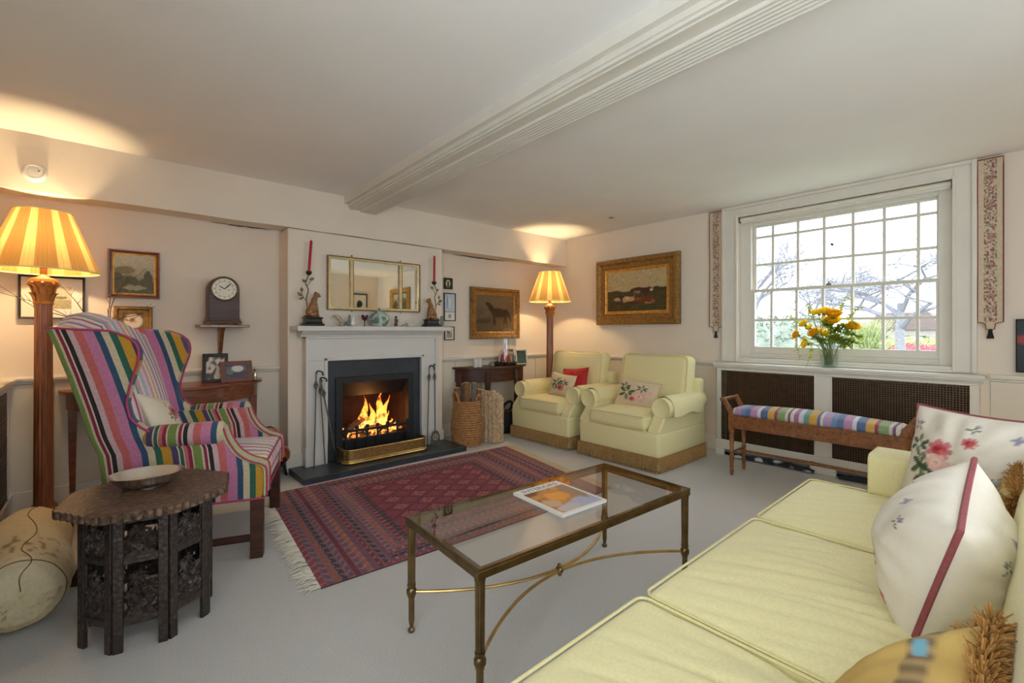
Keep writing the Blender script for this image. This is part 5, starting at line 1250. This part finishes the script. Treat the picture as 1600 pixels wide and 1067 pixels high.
# ================================================================== YELLOW ARMCHAIRS
def strands(b, path, z0, z1, gap, rd, out=.004):
    for (p, q) in zip(path, path[1:]):
        P, Q = Vector(p), Vector(q); d = Q - P; L = d.length; n = int(L / gap)
        nrm = Vector((d.y, -d.x, 0)).normalized()
        for k in range(n):
            a = P + d * ((k + rd.random() * .6) / n); o = nrm * (out + rd.uniform(0, .006)); e = a + o + d / L * rd.gauss(0, .004)
            b.tube([(a.x + nrm.x * .003, a.y + nrm.y * .003, z1), (e.x, e.y, (z0 + z1) / 2), (e.x + rd.gauss(0, .002), e.y + rd.gauss(0, .002), z0 + rd.uniform(0, .008))], [.0042, .0045, .0035], 4)
def wrinkle(amp, sx, sy, seed):
    return lambda w: w + Vector((0, 0, amp * (nz(w.x * sx + seed, w.y * sy, seed) + .5 * nz(w.x * sx * 2.3, w.y * sy * 2.1, seed + 3)) * (1 if w.z > .4 else .2)))
def armchair(label, loc, rz, seed, group):
    t = thing('armchair', label, 'armchair', loc, rz, group); rd = random.Random(seed); Y = M['yellow']   # local +x = forwards
    B().loft([[(x, y, z) for x, y in rrect(-.42, .425 - f, -.435 + f, .435 - f, .03)] for z, f in ((.02, .006), (.13, .004), (.30, .0), (.325, .006), (.335, .02))]).done('base', Y, t, smooth=60)
    for sg in (-1, 1):
        prof = [(.418, .325), (.40, .37), (.35, .42), (.315, .47), (.30, .53), (-.36, .55), (-.40, .50), (-.40, .32)]
        y0, y1 = sorted((sg * .315, sg * .432))
        B().prism(prof, 'y', y0, y1).done('arm_panel', Y, t, smooth=30, bev=.012)
        yc = sg * .395
        B().loft([[(x, yc + r * cos(2 * pi * k / 20), zc + r * sin(2 * pi * k / 20)) for k in range(20)] for x, r, zc in ((.318, .070, .535), (.325, .084, .535), (.31, .088, .535), (-.30, .090, .54), (-.40, .07, .55), (-.42, .04, .55))]).done('arm_roll', Y, t, smooth=60)
        B().tube([(.327, yc + .084 * cos(a * pi / 14), .535 + .084 * sin(a * pi / 14)) for a in range(28)], .004, 5, closed=True).done('piping', M['piping'], t)
        # loose arm cap draped over the roll
        b = B(); b.grid(lambda s, q: (lerp(.27, -.26, s), yc + .096 * cos(lerp(-.15, pi + .2, q)), .537 + .096 * sin(lerp(-.15, pi + .2, q)) - (.055 + .012 * sin(s * 9)) * (1 - min(1, q * 5)) ), 24, 18)
        if sg > 0: b.done('arm_cap', Y, t, smooth=70)
        else:
            b.bm.free(); b = B(); b.grid(lambda s, q: (lerp(.27, -.26, s), yc - .096 * cos(lerp(-.15, pi + .2, q)), .537 + .096 * sin(lerp(-.15, pi + .2, q)) - (.055 + .012 * sin(s * 9)) * (1 - min(1, q * 5))), 24, 18); b.done('arm_cap', Y, t, smooth=70)
    B().rbox(-.425, -.31, -.425, .425, .28, .75, .035).done('back_frame', Y, t, smooth=60)
    B().rbox(-.27, .43, -.31, .31, .335, .465, .04, crown=.03, disp=wrinkle(.008, 5, 5, seed)).done('seat_cushion', Y, t, smooth=60)
    B().tube([(.428, -.285, .455), (.428, .285, .455)], .005, 6).tube([(.428, -.285, .345), (.428, .285, .345)], .005, 6).done('piping', M['piping'], t)
    o = B().rbox(-.085, .085, -.375, .375, 0, .52, .06, k=10, crowny=.03, disp=lambda w: w + Vector((.01 * nz(w.y * 5, w.z * 5, seed), .006 * nz(w.y * 4, w.z * 6, seed + 2), -.028 * max(0, 1 - abs(w.y) / .25) * (w.z > .4) * (1 if seed == 1 else .3)))).done('back_cushion', Y, t, smooth=60, loc=(-.225, 0, .448), rot=(0, radians(-9), 0))
    per = [(.083, y, z) for y, z in rrect(-.36, .36, .02, .505, .055, 4)]
    B().tube(per, .005, 6, closed=True).done('piping', M['piping'], o)
    path = [(-.42, -.436, 0), (.427, -.436, 0), (.427, .436, 0), (-.42, .436, 0)]
    b = B(); strands(b, path, .003, .125, .0062, rd); b.done('bullion_fringe', M['fringe'], t, kind='stuff')
    B().loft([[(x, y, z) for x, y in rrect(-.425, .431, -.441, .441, .03)] for z in (.118, .136)], cap=False).done('fringe_heading', M['fringe'], t, smooth=60)
    return t
armchair('pale yellow armchair beside the floor lamp, red and floral cushions on it', (3.868, 3.46, 0), pi, 1, 'yellow fringed armchairs')
armchair('pale yellow armchair under the cow painting with one floral cushion', (3.868, 2.465, 0), pi, 2, 'yellow fringed armchairs')
RZ = -pi / 2
BUF = C(222, 204, 172)
cushion('floral_cushion', 'cream tapestry cushion with rose spray in front of the red cushion', (3.76, 3.40, .60), (radians(-16), radians(4), RZ), .36, .26, .12, floral(BUF, [(.4, .55, .17, 'leaf'), (.68, .6, .13, 'leaf'), (.34, .36, .11, 'leaf'), (.58, .36, .13, 'rose'), (.46, .74, .09, 'sprig')]), None, seed=3, wr=.006)
cushion('red_cushion', 'red velvet cushion behind the floral one on the lamp side armchair', (3.85, 3.30, .63), (radians(-16), radians(-6), RZ), .36, .32, .12, lambda s, t: mixc(C(196, 44, 42), C(166, 30, 34), .5 + .5 * nz(s * 5, t * 5)), mat('red_cord', (176, 36, 40), .8), seed=4, wr=.008)
cushion('floral_cushion', 'buff tapestry cushion with pink rose and dark leaves under the cow painting', (3.80, 2.47, .59), (radians(-20), radians(5), RZ), .44, .28, .12, floral(BUF, [(.3, .48, .2, 'leaf'), (.2, .68, .13, 'leaf'), (.64, .4, .19, 'pink'), (.66, .7, .11, 'leaf'), (.47, .28, .08, 'rose'), (.84, .6, .09, 'pink')]), mat('buff_piping', (214, 196, 162), .8), .004, seed=5, wr=.006)

# ================================================================== SERPENTINE TABLE ORNAMENTS
TZ = .785
gd = thing('glass_dome', 'clear glass dome on a dark footed base with red spires inside', 'glass dome', (3.60, 4.185, TZ))
B().lathe([(.15, .028), (.155, .034), (.15, .042), (0, .042)], 36).done('base_plate', M['black'], gd)
for k in range(4): B().ball((.115 * cos(k * pi / 2 + .8), .115 * sin(k * pi / 2 + .8), .014), (.018, .018, .015)).done('foot', M['black'], gd)
B().lathe([(.132, .042), (.132, .31), (.126, .36), (.108, .405), (.075, .44), (.035, .457), (0, .46)], 40).done('dome', M['cglass'], gd, smooth=80)
sc = thing('spired_model', 'red and white spired model inside the glass dome', 'model', (3.60, 4.185, TZ + .043))
M['coral'] = mat('coral_red', (176, 50, 48), .4, noise_=(20, .2)); rd = random.Random(12)
for k in range(17):
    a = rd.uniform(0, 2 * pi); r = 0 if k == 0 else rd.uniform(.02, .10); hh = (.24 if k == 0 else lerp(.20, .08, r / .1) * rd.uniform(.8, 1.1)); w = rd.uniform(.014, .021)
    B().lathe([(w, 0), (w, hh * .45), (w * 1.25, hh * .47), (w * .8, hh * .52), (w * .7, hh * .7), (w * .15, hh)], 8, (r * cos(a), r * sin(a), 0)).done('spire', M['coral'] if k % 3 != 1 else M['porcelain'], sc, smooth=30)
def lat2(name, label, cat, m, x, y, prof): return tag(B().lathe(prof, 18).done(name, m, loc=(x, y, TZ)), label, cat)
for x, lb in ((3.135, 'plain white beaker on the dark table, nearer the fireplace'), (3.195, 'white beaker on the dark table next to the grey ball')):
    lat2('white_beaker', lb, 'cup', M['porcelain'], x, 4.16, [(.024, 0), (.027, .01), (.027, .095), (.024, .095), (.023, .015), (0, .012)])
tag(B().ball((0, 0, .03), (.035, .035, .030), 16, 10).done('grey_ball', M['grey'], loc=(3.30, 4.07, TZ)), 'grey stone ball on the dark table', 'ornament')
photo_frame('photo_frame', 'silver photo frame with green picture on the dark table', (3.83, 4.13, TZ), .15, .185, .014, M['silver'], art_green, radians(-18))
photo_frame('photo_frame', 'narrow silver photo frame behind the green one', (3.745, 4.235, TZ), .11, .19, .012, M['silver'], art_bw, radians(-8))

# ================================================================== BASKETS, LOGS, BAG
M['rush'] = mat('golden_rush', (176, 128, 80), .8, noise_=(30, .25)); M['prush'] = mat('pale_plaited_rush', (206, 180, 146), .85, noise_=(40, .35))
bk = thing('log_basket', 'round golden rush basket of coiled rope holding logs', 'basket', (2.845, 3.925, 0))
b = B(); nC = 19
prof = []
def coil(c, R, z, rr, tw, ph):
    n = 72; b2 = []
    for k in range(n):
        a = 2 * pi * k / n; m_ = 1 + .22 * sin(a * tw + ph); b2.append((R + 0 * m_, a, rr * m_))
    rows = [[((q[0] + q[2] * cos(2 * pi * j / 6)) * cos(q[1]) + c[0], (q[0] + q[2] * cos(2 * pi * j / 6)) * sin(q[1]) + c[1], z + q[2] * sin(2 * pi * j / 6)) for j in range(6)] for q in b2]
    return rows
for k in range(nC):
    z = .014 + k * .0245; R = .135 + .022 * sin(pi * min(1, k / nC * 1.1 + .1))
    B().loft(coil((0, 0), R, z, .0135, 22, k * 1.7), cap=False, loop=True).done('coil', M['rush'], bk, smooth=60)
B().lathe([(0, .008), (.13, .008), (.14, .02), (0, .02)], 30).done('basket_floor', M['rush'], bk)
for sg in (-1, 1): B().tube(curve([(-.13, sg * .05, .44), (-.15, sg * .045, .52), (-.15, 0, .56), (-.15, -sg * .045, .52), (-.13, -sg * .05, .44)] if sg < 0 else [(.10, -.1, .44), (.10, -.1, .5), (.06, -.13, .53), (.03, -.13, .5), (.03, -.14, .44)], 5), .011, 7).done('handle', M['rush'], bk)
pb = thing('plaited_basket', 'pale plaited rush basket with vertical braids squeezed behind the log basket', 'basket', (3.115, 3.85, 0), radians(20))
for k in range(17):
    a = 2 * pi * k / 17; x, y = .075 * cos(a), .135 * sin(a); hh = .47 + .09 * sst(-.3, 1, -cos(a)) ; b = B()
    for q in (0, 1, 2):
        b.tube([(x + (.014 * sin(z / .013 + q * 2.09)) * -sin(a) + .007 * cos(z / .0065 + q * 4.18) * cos(a), y + .014 * sin(z / .013 + q * 2.09) * cos(a) + .007 * cos(z / .0065 + q * 4.18) * sin(a), z + .012) for z in [i * .0075 for i in range(int(hh / .0075))]], .0095, 5)
    b.done('braid', M['prush'], pb, smooth=60)
B().lathe([(0, .004), (1, .004), (1, .46), (.93, .46), (.93, .02), (0, .02)], 24, sx=.072, sy=.13).done('basket_floor', M['prush'], pb)
M['bark1'] = mat('brown_split_log', (134, 94, 66), .9, noise_=(30, .3), bump=(60, .6), bdist=.008); M['bark2'] = mat('grey_bark_log', (120, 112, 104), .9, noise_=(30, .3), bump=(60, .6), bdist=.008); M['cutw'] = mat('pale_cut_wood', (206, 176, 134), .8, noise_=(40, .15))
rd = random.Random(21)
for (x, y, dx, dy, hh, r, m, lb) in ((2.78, 3.95, -.03, .02, .60, .034, 'bark1', 'brown split log at the fire side of the basket'), (2.825, 3.90, .0, .0, .655, .036, 'bark1', 'tallest brown log standing in the basket'), (2.885, 3.875, .01, -.01, .65, .030, 'bark2', 'grey barked log in the middle of the basket'), (2.925, 3.93, .03, .0, .62, .034, 'bark1', 'tan log leaning toward the plaited basket'), (2.86, 3.975, .0, .03, .63, .034, 'bark2', 'grey log at the back of the basket'), (2.905, 3.85, .035, -.02, .58, .026, 'bark1', 'thin split log leaning over the basket rim')):
    log('log', lb, (x, y, .03), (x + dx, y + dy, hh), r, M[m], 'logs standing in the basket', M['cutw'])
bg = thing('black_bag', 'black fabric bag with loop handle on the floor beside the armchair', 'bag', (3.50, 4.06, 0), radians(-20))
M['blk'] = mat('black_nylon', (20, 20, 24), .7, noise_=(20, .3), bump=(40, .3))
B().rbox(-.085, .085, -.06, .06, 0, .27, .03, disp=lambda w: w + Vector((.012 * nz(w.x * 9, w.z * 9), .01 * nz(w.y * 9, w.z * 9, 3), 0)) if w.z > .02 else w).done('bag_body', M['blk'], bg, smooth=60)
B().tube(curve([(-.04, 0, .26), (-.01, 0, .33), (.05, 0, .37), (.085, 0, .345), (.075, 0, .30), (.05, 0, .26)], 5), .016, 7).done('handle', M['blk'], bg)

# ================================================================== WINDOW BENCH
bn = thing('window_bench', 'long wooden window bench with scrolled ends and striped cushion', 'bench', (4.01, 1.075, 0), radians(0))
bx, by = .135, .575
BST = [(0, (120, 140, 180)), (.05, (176, 150, 186)), (.13, (214, 206, 196)), (.16, (90, 110, 150)), (.19, (206, 158, 66)), (.27, (110, 150, 140)), (.33, (196, 204, 214)), (.38, (166, 110, 150)), (.43, (214, 206, 196)), (.47, (120, 86, 120)), (.5, (208, 196, 186)), (.53, (136, 160, 110)), (.62, (150, 60, 84)), (.65, (206, 164, 84)), (.73, (84, 108, 150)), (.81, (206, 214, 220)), (.85, (188, 140, 176)), (.93, (96, 116, 160))]
M['benchstripe'] = matstripe('bench_stripe', BST, .7)
B().rbox(-.135, .135, -.545, .545, .50, .562, .028, crown=.035, uv=lambda co: (co.y / .62 + .3, co.x)).done('cushion', M['benchstripe'], bn, smooth=60)
b = B().box(-bx, bx, -by + .02, by - .02, .488, .505); b.done('seat_board', M['oak'], bn, smooth=0, bev=.004)
b = B().box(-bx - .004, -bx + .016, -by + .03, by - .03, .395, .49).box(bx - .016, bx + .004, -by + .03, by - .03, .395, .49).box(-bx, bx, -by + .025, -by + .045, .395, .49).box(-bx, bx, by - .045, by - .025, .395, .49); b.done('apron', M['oak'], bn, smooth=0, bev=.004)
B().box(-bx - .009, -bx + .0, -by + .03, by - .03, .40, .412).box(-bx - .009, -bx, -by + .03, by - .03, .478, .492).done('apron_bead', M['oak'], bn, smooth=0, bev=.002)
for sx in (-1, 1):
    for sy in (-1, 1):
        x, y = sx * (bx - .012), sy * (by - .03)
        B().box(x - .02, x + .02, y - .02, y + .02, .375, .50).lathe([(.010, 0), (.014, .02), (.017, .045), (.012, .055), (.019, .068), (.013, .08), (.016, .11), (.018, .17), (.015, .19), (.020, .20), (.014, .212), (.019, .33), (.016, .35), (.021, .365), (.02, .376)], 14, (x, y, 0)).done('turned_leg', M['oak'], bn, smooth=30)
        B().prism([(y - sy * .02, .49), (y + sy * .02, .49), (y + sy * .03, .53), (y + sy * .055, .575), (y + sy * .085, .625), (y + sy * .06, .645), (y + sy * .03, .60), (y + sy * .0, .55)], 'x', x - .014, x + .014).done('end_scroll', M['oak'], bn, smooth=30, bev=.003)
for sy in (-1, 1):
    y = sy * (by + .04)
    B().lathe([(.010, -.16), (.018, -.15), (.012, -.135), (.015, -.05), (.017, 0), (.015, .05), (.012, .135), (.018, .15), (.010, .16)], 12).done('end_rail', M['oak'], bn, loc=(0, y, .625), rot=(0, radians(90), 0))
    B().tube([(-bx + .012, sy * (by - .03), .19), (bx - .012, sy * (by - .03), .19)], .009, 8).done('side_stretcher', M['oak'], bn)
B().lathe([(.009, -.545), (.011, -.4), (.014, -.39), (.010, -.37), (.014, -.02), (.018, 0), (.014, .02), (.010, .37), (.014, .39), (.011, .4), (.009, .545)], 12).done('long_stretcher', M['oak'], bn, loc=(0, 0, .19), rot=(radians(90), 0, 0))

# ================================================================== FLOWERS ON THE SILL
va = thing('glass_vase', 'clear cut glass vase of water on the radiator cover under the window', 'vase', (4.53, 1.09, .892))
B().lathe([(.052, 0), (.056, .008), (.07, .17), (.066, .17), (.053, .014), (0, .012)], 28, flute=lambda a, z: 1 + .012 * cos(a * 14)).done('vase_body', M['cglass'], va)
B().lathe([(.051, .014), (.060, .11), (0, .111)], 24).done('water', matglass('water', (.86, .93, .92), .03), va)
M['petal'] = matshade('yellow_petal', (252, 222, 60), .45); M['petal2'] = matshade('deep_yellow_petal', (248, 196, 40), .45); M['stem'] = mat('green_stem', (92, 120, 52), .6, noise_=(20, .2)); M['gleaf'] = matshade('fresh_leaf', (170, 186, 84), .4)
def bloom_mesh(r):
    b = B()
    for ring, (n, el_, ln) in enumerate(((10, .25, 1.0), (9, .75, .95), (8, 1.1, .8), (6, 1.35, .6))):
        for k in range(n):
            a = 2 * pi * k / n + ring * .4
            def f(s, t, a=a, el_=el_, ln=ln):
                d = t * r * ln; w = (s - .5) * r * .75 * sin(pi * (.15 + .75 * t)); e = el_ + .5 * t
                x, z = d * cos(e * .8), d * sin(e) * .75 + .05 * r * (2 * s - 1) ** 2
                return (x * cos(a) - w * sin(a), x * sin(a) + w * cos(a), z)
            b.grid(f, 2, 3)
    return b
def plane_pt(u, v, x=4.53):
    a_ = radians(48.4); s_, t_ = (u - 800) / 711, (517 - v) / 711; d = (cos(a_) + sin(a_) * s_, sin(a_) - cos(a_) * s_, t_); k = x / d[0]; return Vector((x, d[1] * k, 1.2 + d[2] * k))
FL = [(1247, 524, .030), (1262, 537, .034), (1258, 508, .030), (1266, 513, .024), (1274, 522, .034), (1291, 524, .032), (1282, 519, .022), (1300, 505, .044), (1302, 495, .044), (1288, 490, .038), (1280, 491, .030), (1270, 490, .026), (1331, 512, .036), (1325, 513, .026)]
V1 = Vector((4.53, 1.09, 1.05)); rd = random.Random(31); protos = {}
for i, (u, v, r) in enumerate(FL):
    p = plane_pt(u, v, 4.53 + rd.uniform(-.06, .04)); base = Vector((4.53 + rd.uniform(-.025, .025), 1.09 + rd.uniform(-.03, .03), .915))
    t = thing('yellow_flower', ('deep amber double flower in the glass vase' if i % 4 == 0 else 'bright yellow double flower in the glass vase'), 'flower', base, 0, 'yellow flowers in the window vase')
    mid = Vector((lerp(base.x, p.x, .35), lerp(base.y, p.y, .35), 1.065))
    B().tube([q - base for q in curve([base, mid, p - Vector((0, 0, .012)), p], 5)], .0028, 5).done('stem', M['stem'], t)
    d = (p - Vector((4.58, 1.09, 1.08))); d.x -= .05; d.z += .03
    o = bloom_mesh(r * 1.85).done('bloom', M['petal'] if i % 4 else M['petal2'], t, smooth=80, loc=p - base); o.rotation_euler = d.to_track_quat('Z', 'Y').to_euler()
    B().lathe([(r * .35, -.012), (r * .45, -.002), (r * .2, .008)], 8).done('calyx', M['stem'], t, loc=p - base, rot=o.rotation_euler)
def leafpatch(b, p, d, l, w):
    d = d.normalized(); s_ = d.cross(Vector((.2, .1, 1))).normalized() * w
    b.grid(lambda s, t: tuple(p + d * (l * t) + s_ * ((s - .5) * 2 * sin(pi * min(.97, t * .9 + .06))) + Vector((0, 0, -.25 * l * t * t + .12 * w * abs(s - .5)))), 2, 4)
SP = [[(1310, 500), (1315, 480), (1322, 463)], [(1318, 510), (1333, 490), (1342, 478)], [(1260, 512), (1240, 500), (1226, 494)], [(1272, 505), (1266, 488), (1260, 477)], [(1310, 520), (1330, 522), (1346, 528)], [(1305, 525), (1322, 532), (1338, 536)], [(1300, 520), (1318, 512), (1336, 506)], [(1305, 530), (1318, 536), (1326, 540)], [(1270, 535), (1266, 555), (1258, 578)], [(1262, 528), (1248, 545), (1249, 562)], [(1290, 535), (1280, 530), (1272, 528)], [(1298, 515), (1292, 508), (1288, 504)], [(1302, 522), (1308, 514), (1316, 508)], [(1295, 530), (1302, 528), (1308, 532)]]
for i, pts in enumerate(SP):
    base = Vector((4.53 + rd.uniform(-.025, .025), 1.09 + rd.uniform(-.03, .03), .92))
    P = curve([base, Vector((4.53, lerp(1.09, plane_pt(*pts[0]).y, .3), 1.07))] + [plane_pt(u, v, 4.53 + (-.04 if i % 2 else .03) - (.05 if i in (8, 9) else 0)) for u, v in pts], 5)
    t = thing('leafy_sprig', ('tall bare budding twig in the glass vase' if i < 4 else 'thin stem trailing down over the vase rim' if i in (8, 9) else 'leafy yellow green sprig in the glass vase'), 'sprig', base, 0, 'green sprigs in the window vase')
    B().tube([q - base for q in P], [lerp(.0026, .001, k / len(P)) for k in range(len(P))], 5).done('stem', M['stem'] if i > 3 else M['twig'], t)
    b = B(); n = 64 if i in (4, 5, 6, 7, 10, 11, 12, 13) else 12
    for k in range(n):
        q = P[min(len(P) - 1, int(len(P) * (.52 + .48 * k / n)))] - base; leafpatch(b, q, Vector((rd.uniform(-1, .4), rd.uniform(-1, 1), rd.uniform(-.4, .9))), rd.uniform(.03, .06) * (1 if n > 10 else .6), rd.uniform(.010, .017))
    b.done('leaves', M['gleaf'], t, smooth=80, kind='stuff')

# ================================================================== SOFA
sf = thing('sofa', 'long pale yellow three seat sofa with rolled arms', 'sofa', (0, 0, 0)); Y = M['yellow']
SL, SR = .32, 2.62
B().rbox(SL - .24, SR + .24, -.28, .70, .04, .31, .03).done('base', Y, sf, smooth=60)
def sofawr(seed, cx):
    def f(w):
        t = max(0, min(1, (.72 - w.y) / .6))
        if w.z > .40:
            q = (w.x - cx) + .35 * w.y; r1 = 1 - 2 * abs(noise.noise(Vector((q * 7, w.y * 1.1, seed)))); r2 = 1 - 2 * abs(noise.noise(Vector((q * 13 + 3, w.y * 1.8, seed + 5))))
            w = w + Vector((0, 0, -t ** .7 * (.020 * max(0, r1) ** 4 + .012 * max(0, r2) ** 4)))
        return w
    return f
for k, (x0, x1) in enumerate(((SL + .005, 1.148), (1.152, 1.965), (1.969, SR + .075))):
    o = B().rbox(x0, x1, -.02, .735, .30, .445, .035, k=70, crown=.035, disp=sofawr(k * 7, (x0 + x1) / 2)).done('seat_cushion', Y, sf, smooth=60)
    for z in (.437, .308): B().tube([(x, y, z + (.006 if z > .4 else 0)) for x, y in rrect(x0 + .006, x1 - .006, -.01, .729, .03, 4)], .0042, 6, closed=True).done('piping', M['piping'], o)
for sg, X_ in ((1, SR), (-1, SL)):
    xa, xb_ = sorted((X_, X_ + sg * .24))
    B().rbox(xa + .01, xb_ - .01, -.25, .462, .28, .56, .03).done('arm_panel', Y, sf, smooth=60)
    def armrow(y):
        rise = .30 * sst(.22, -.16, y); zc = .555 + rise; r = .075
        return [(x, y, z) for x, z in rrect(min(X_, X_ + sg * .24), max(X_, X_ + sg * .24), .44, .632 + rise, .032, 5)]
    B().loft([armrow(y) for y in [.475, .46] + [lerp(.45, -.24, k / 24) for k in range(25)]]).done('arm_roll', Y, sf, smooth=60)
    B().tube([(x, .477, z) for x, z in rrect(xa + .004, xb_ - .004, .30, .628, .03, 4)], .005, 6, closed=True).done('piping', M['piping'], sf)
def sback(x):
    top = .80 + .02 * nz(x * 2, 3); o = []
    for a, (y, z) in enumerate(((.05, .30), (.045, .50), (.03, .62), (.01, .72), (-.012, .775), (-.04, .80), (-.10, .795), (-.15, .77), (-.19, .70), (-.21, .55), (-.21, .25), (-.05, .25))):
        o.append((x, y + .01 * nz(x * 3, z * 4, 1), z + (top - .80) * (z > .7)))
    return o
B().loft([sback(lerp(SL - .1, SR + .12, k / 40)) for k in range(41)]).done('backrest', Y, sf, smooth=70)
for x in (SL - .18, SR + .18):
    for y in (-.22, .62): B().lathe([(.018, 0), (.026, .05)], 12, (x, y, 0)).done('foot', M['dmahog'], sf)
WHT = C(234, 226, 212)
FLO = [(.36, .60, .09, 'rose'), (.56, .72, .05, 'rose'), (.33, .36, .14, 'leaf'), (.24, .42, .10, 'leaf'), (.48, .42, .09, 'pink'), (.36, .48, .08, 'pink'), (.16, .62, .08, 'leaf'), (.2, .48, .06, 'sprig'), (.8, .42, .06, 'sprig'), (.55, .85, .05, 'sprig'), (.82, .82, .05, 'blue'), (.1, .8, .05, 'sprig'), (.5, .1, .08, 'leaf')]
FL2 = [(.2, .25, .05, 'sprig'), (.45, .55, .05, 'sprig'), (.7, .3, .05, 'sprig'), (.3, .8, .05, 'blue'), (.8, .75, .055, 'sprig'), (.6, .82, .05, 'blue'), (.85, .15, .04, 'rose'), (.1, .55, .045, 'blue'), (.5, .12, .05, 'leaf')]
PIP = mat('rose_brown_piping', (150, 78, 84), .7, noise_=(80, .15)); GLD = mat('gold_cord', (176, 132, 70), .8, noise_=(80, .2))
cushion('floral_cushion', 'large white cushion with red roses and green leaves by the sofa arm', (2.50, .13, .665), (radians(-14), radians(0), radians(-120.5)), .48, .44, .20, floral(WHT, FLO), PIP, .006, 60, 11, .016)
cushion('floral_cushion', 'white sprigged cushion with thick rose red piping in the middle of the sofa', (1.64, .14, .63), (radians(-15), radians(10), radians(180)), .44, .36, .28, floral(WHT, FL2), PIP, .007, 60, 12, .014)
def goldcol(s, t):
    c = mixc(C(214, 182, 104), C(194, 158, 84), .5 + .5 * nz(s * 6, t * 6, 2))
    if .85 < t < .93:
        c = mixc(C(120, 96, 62), C(176, 148, 100), .5 + .5 * sin(s * 60))
        if abs(s - .33) < .05 and .865 < t < .915: c = C(120, 176, 196)
    return c
def fringed(label, loc, rot, w, h, t, seed):
    th = cushion('gold_cushion', label, loc, rot, w, h, t, goldcol, None, n=50, seed=seed, wr=.010); b = B(); rd = random.Random(seed)
    for k in range(2600):
        q = rd.random() * 4; a = (q % 1) * 2 - 1; sd = int(q); x, z, nx, nz_ = ((a * w / 2, h / 2 * .97, 0, 1), (a * w / 2, -h / 2 * .97, 0, -1), (w / 2 * .97, a * h / 2, 1, 0), (-w / 2 * .97, a * h / 2, -1, 0))[sd]
        x *= 1 - (.06 * (1 - a * a) if sd > 1 else 0); z *= 1 - (.06 * (1 - a * a) if sd < 2 else 0)
        l = rd.uniform(.025, .042); d = Vector((nx + rd.gauss(0, .35), rd.gauss(0, .6), nz_ + rd.gauss(0, .35))).normalized() * l
        b.tube([(x, rd.gauss(0, .005), z), (x + d.x * .5 + rd.gauss(0, .004), d.y * .5, z + d.z * .5 + rd.gauss(0, .004)), (x + d.x, d.y, z + d.z)], [.0014, .0017, .0012], 3)
    b.done('brush_fringe', M['fringe'] if 0 else mat('tan_brush_fringe', (176, 128, 66), .85, noise_=(60, .25)), th, kind='stuff'); return th
fringed('gold cushion with blue jewelled band and brush fringe at the near end of the sofa', (.90, .13, .545), (radians(-30), radians(0), radians(180)), .42, .38, .20, 41)
fringed('gold fringed cushion tucked behind the white cushions on the sofa', (2.17, .05, .575), (radians(-14), 0, radians(180)), .36, .30, .14, 42)
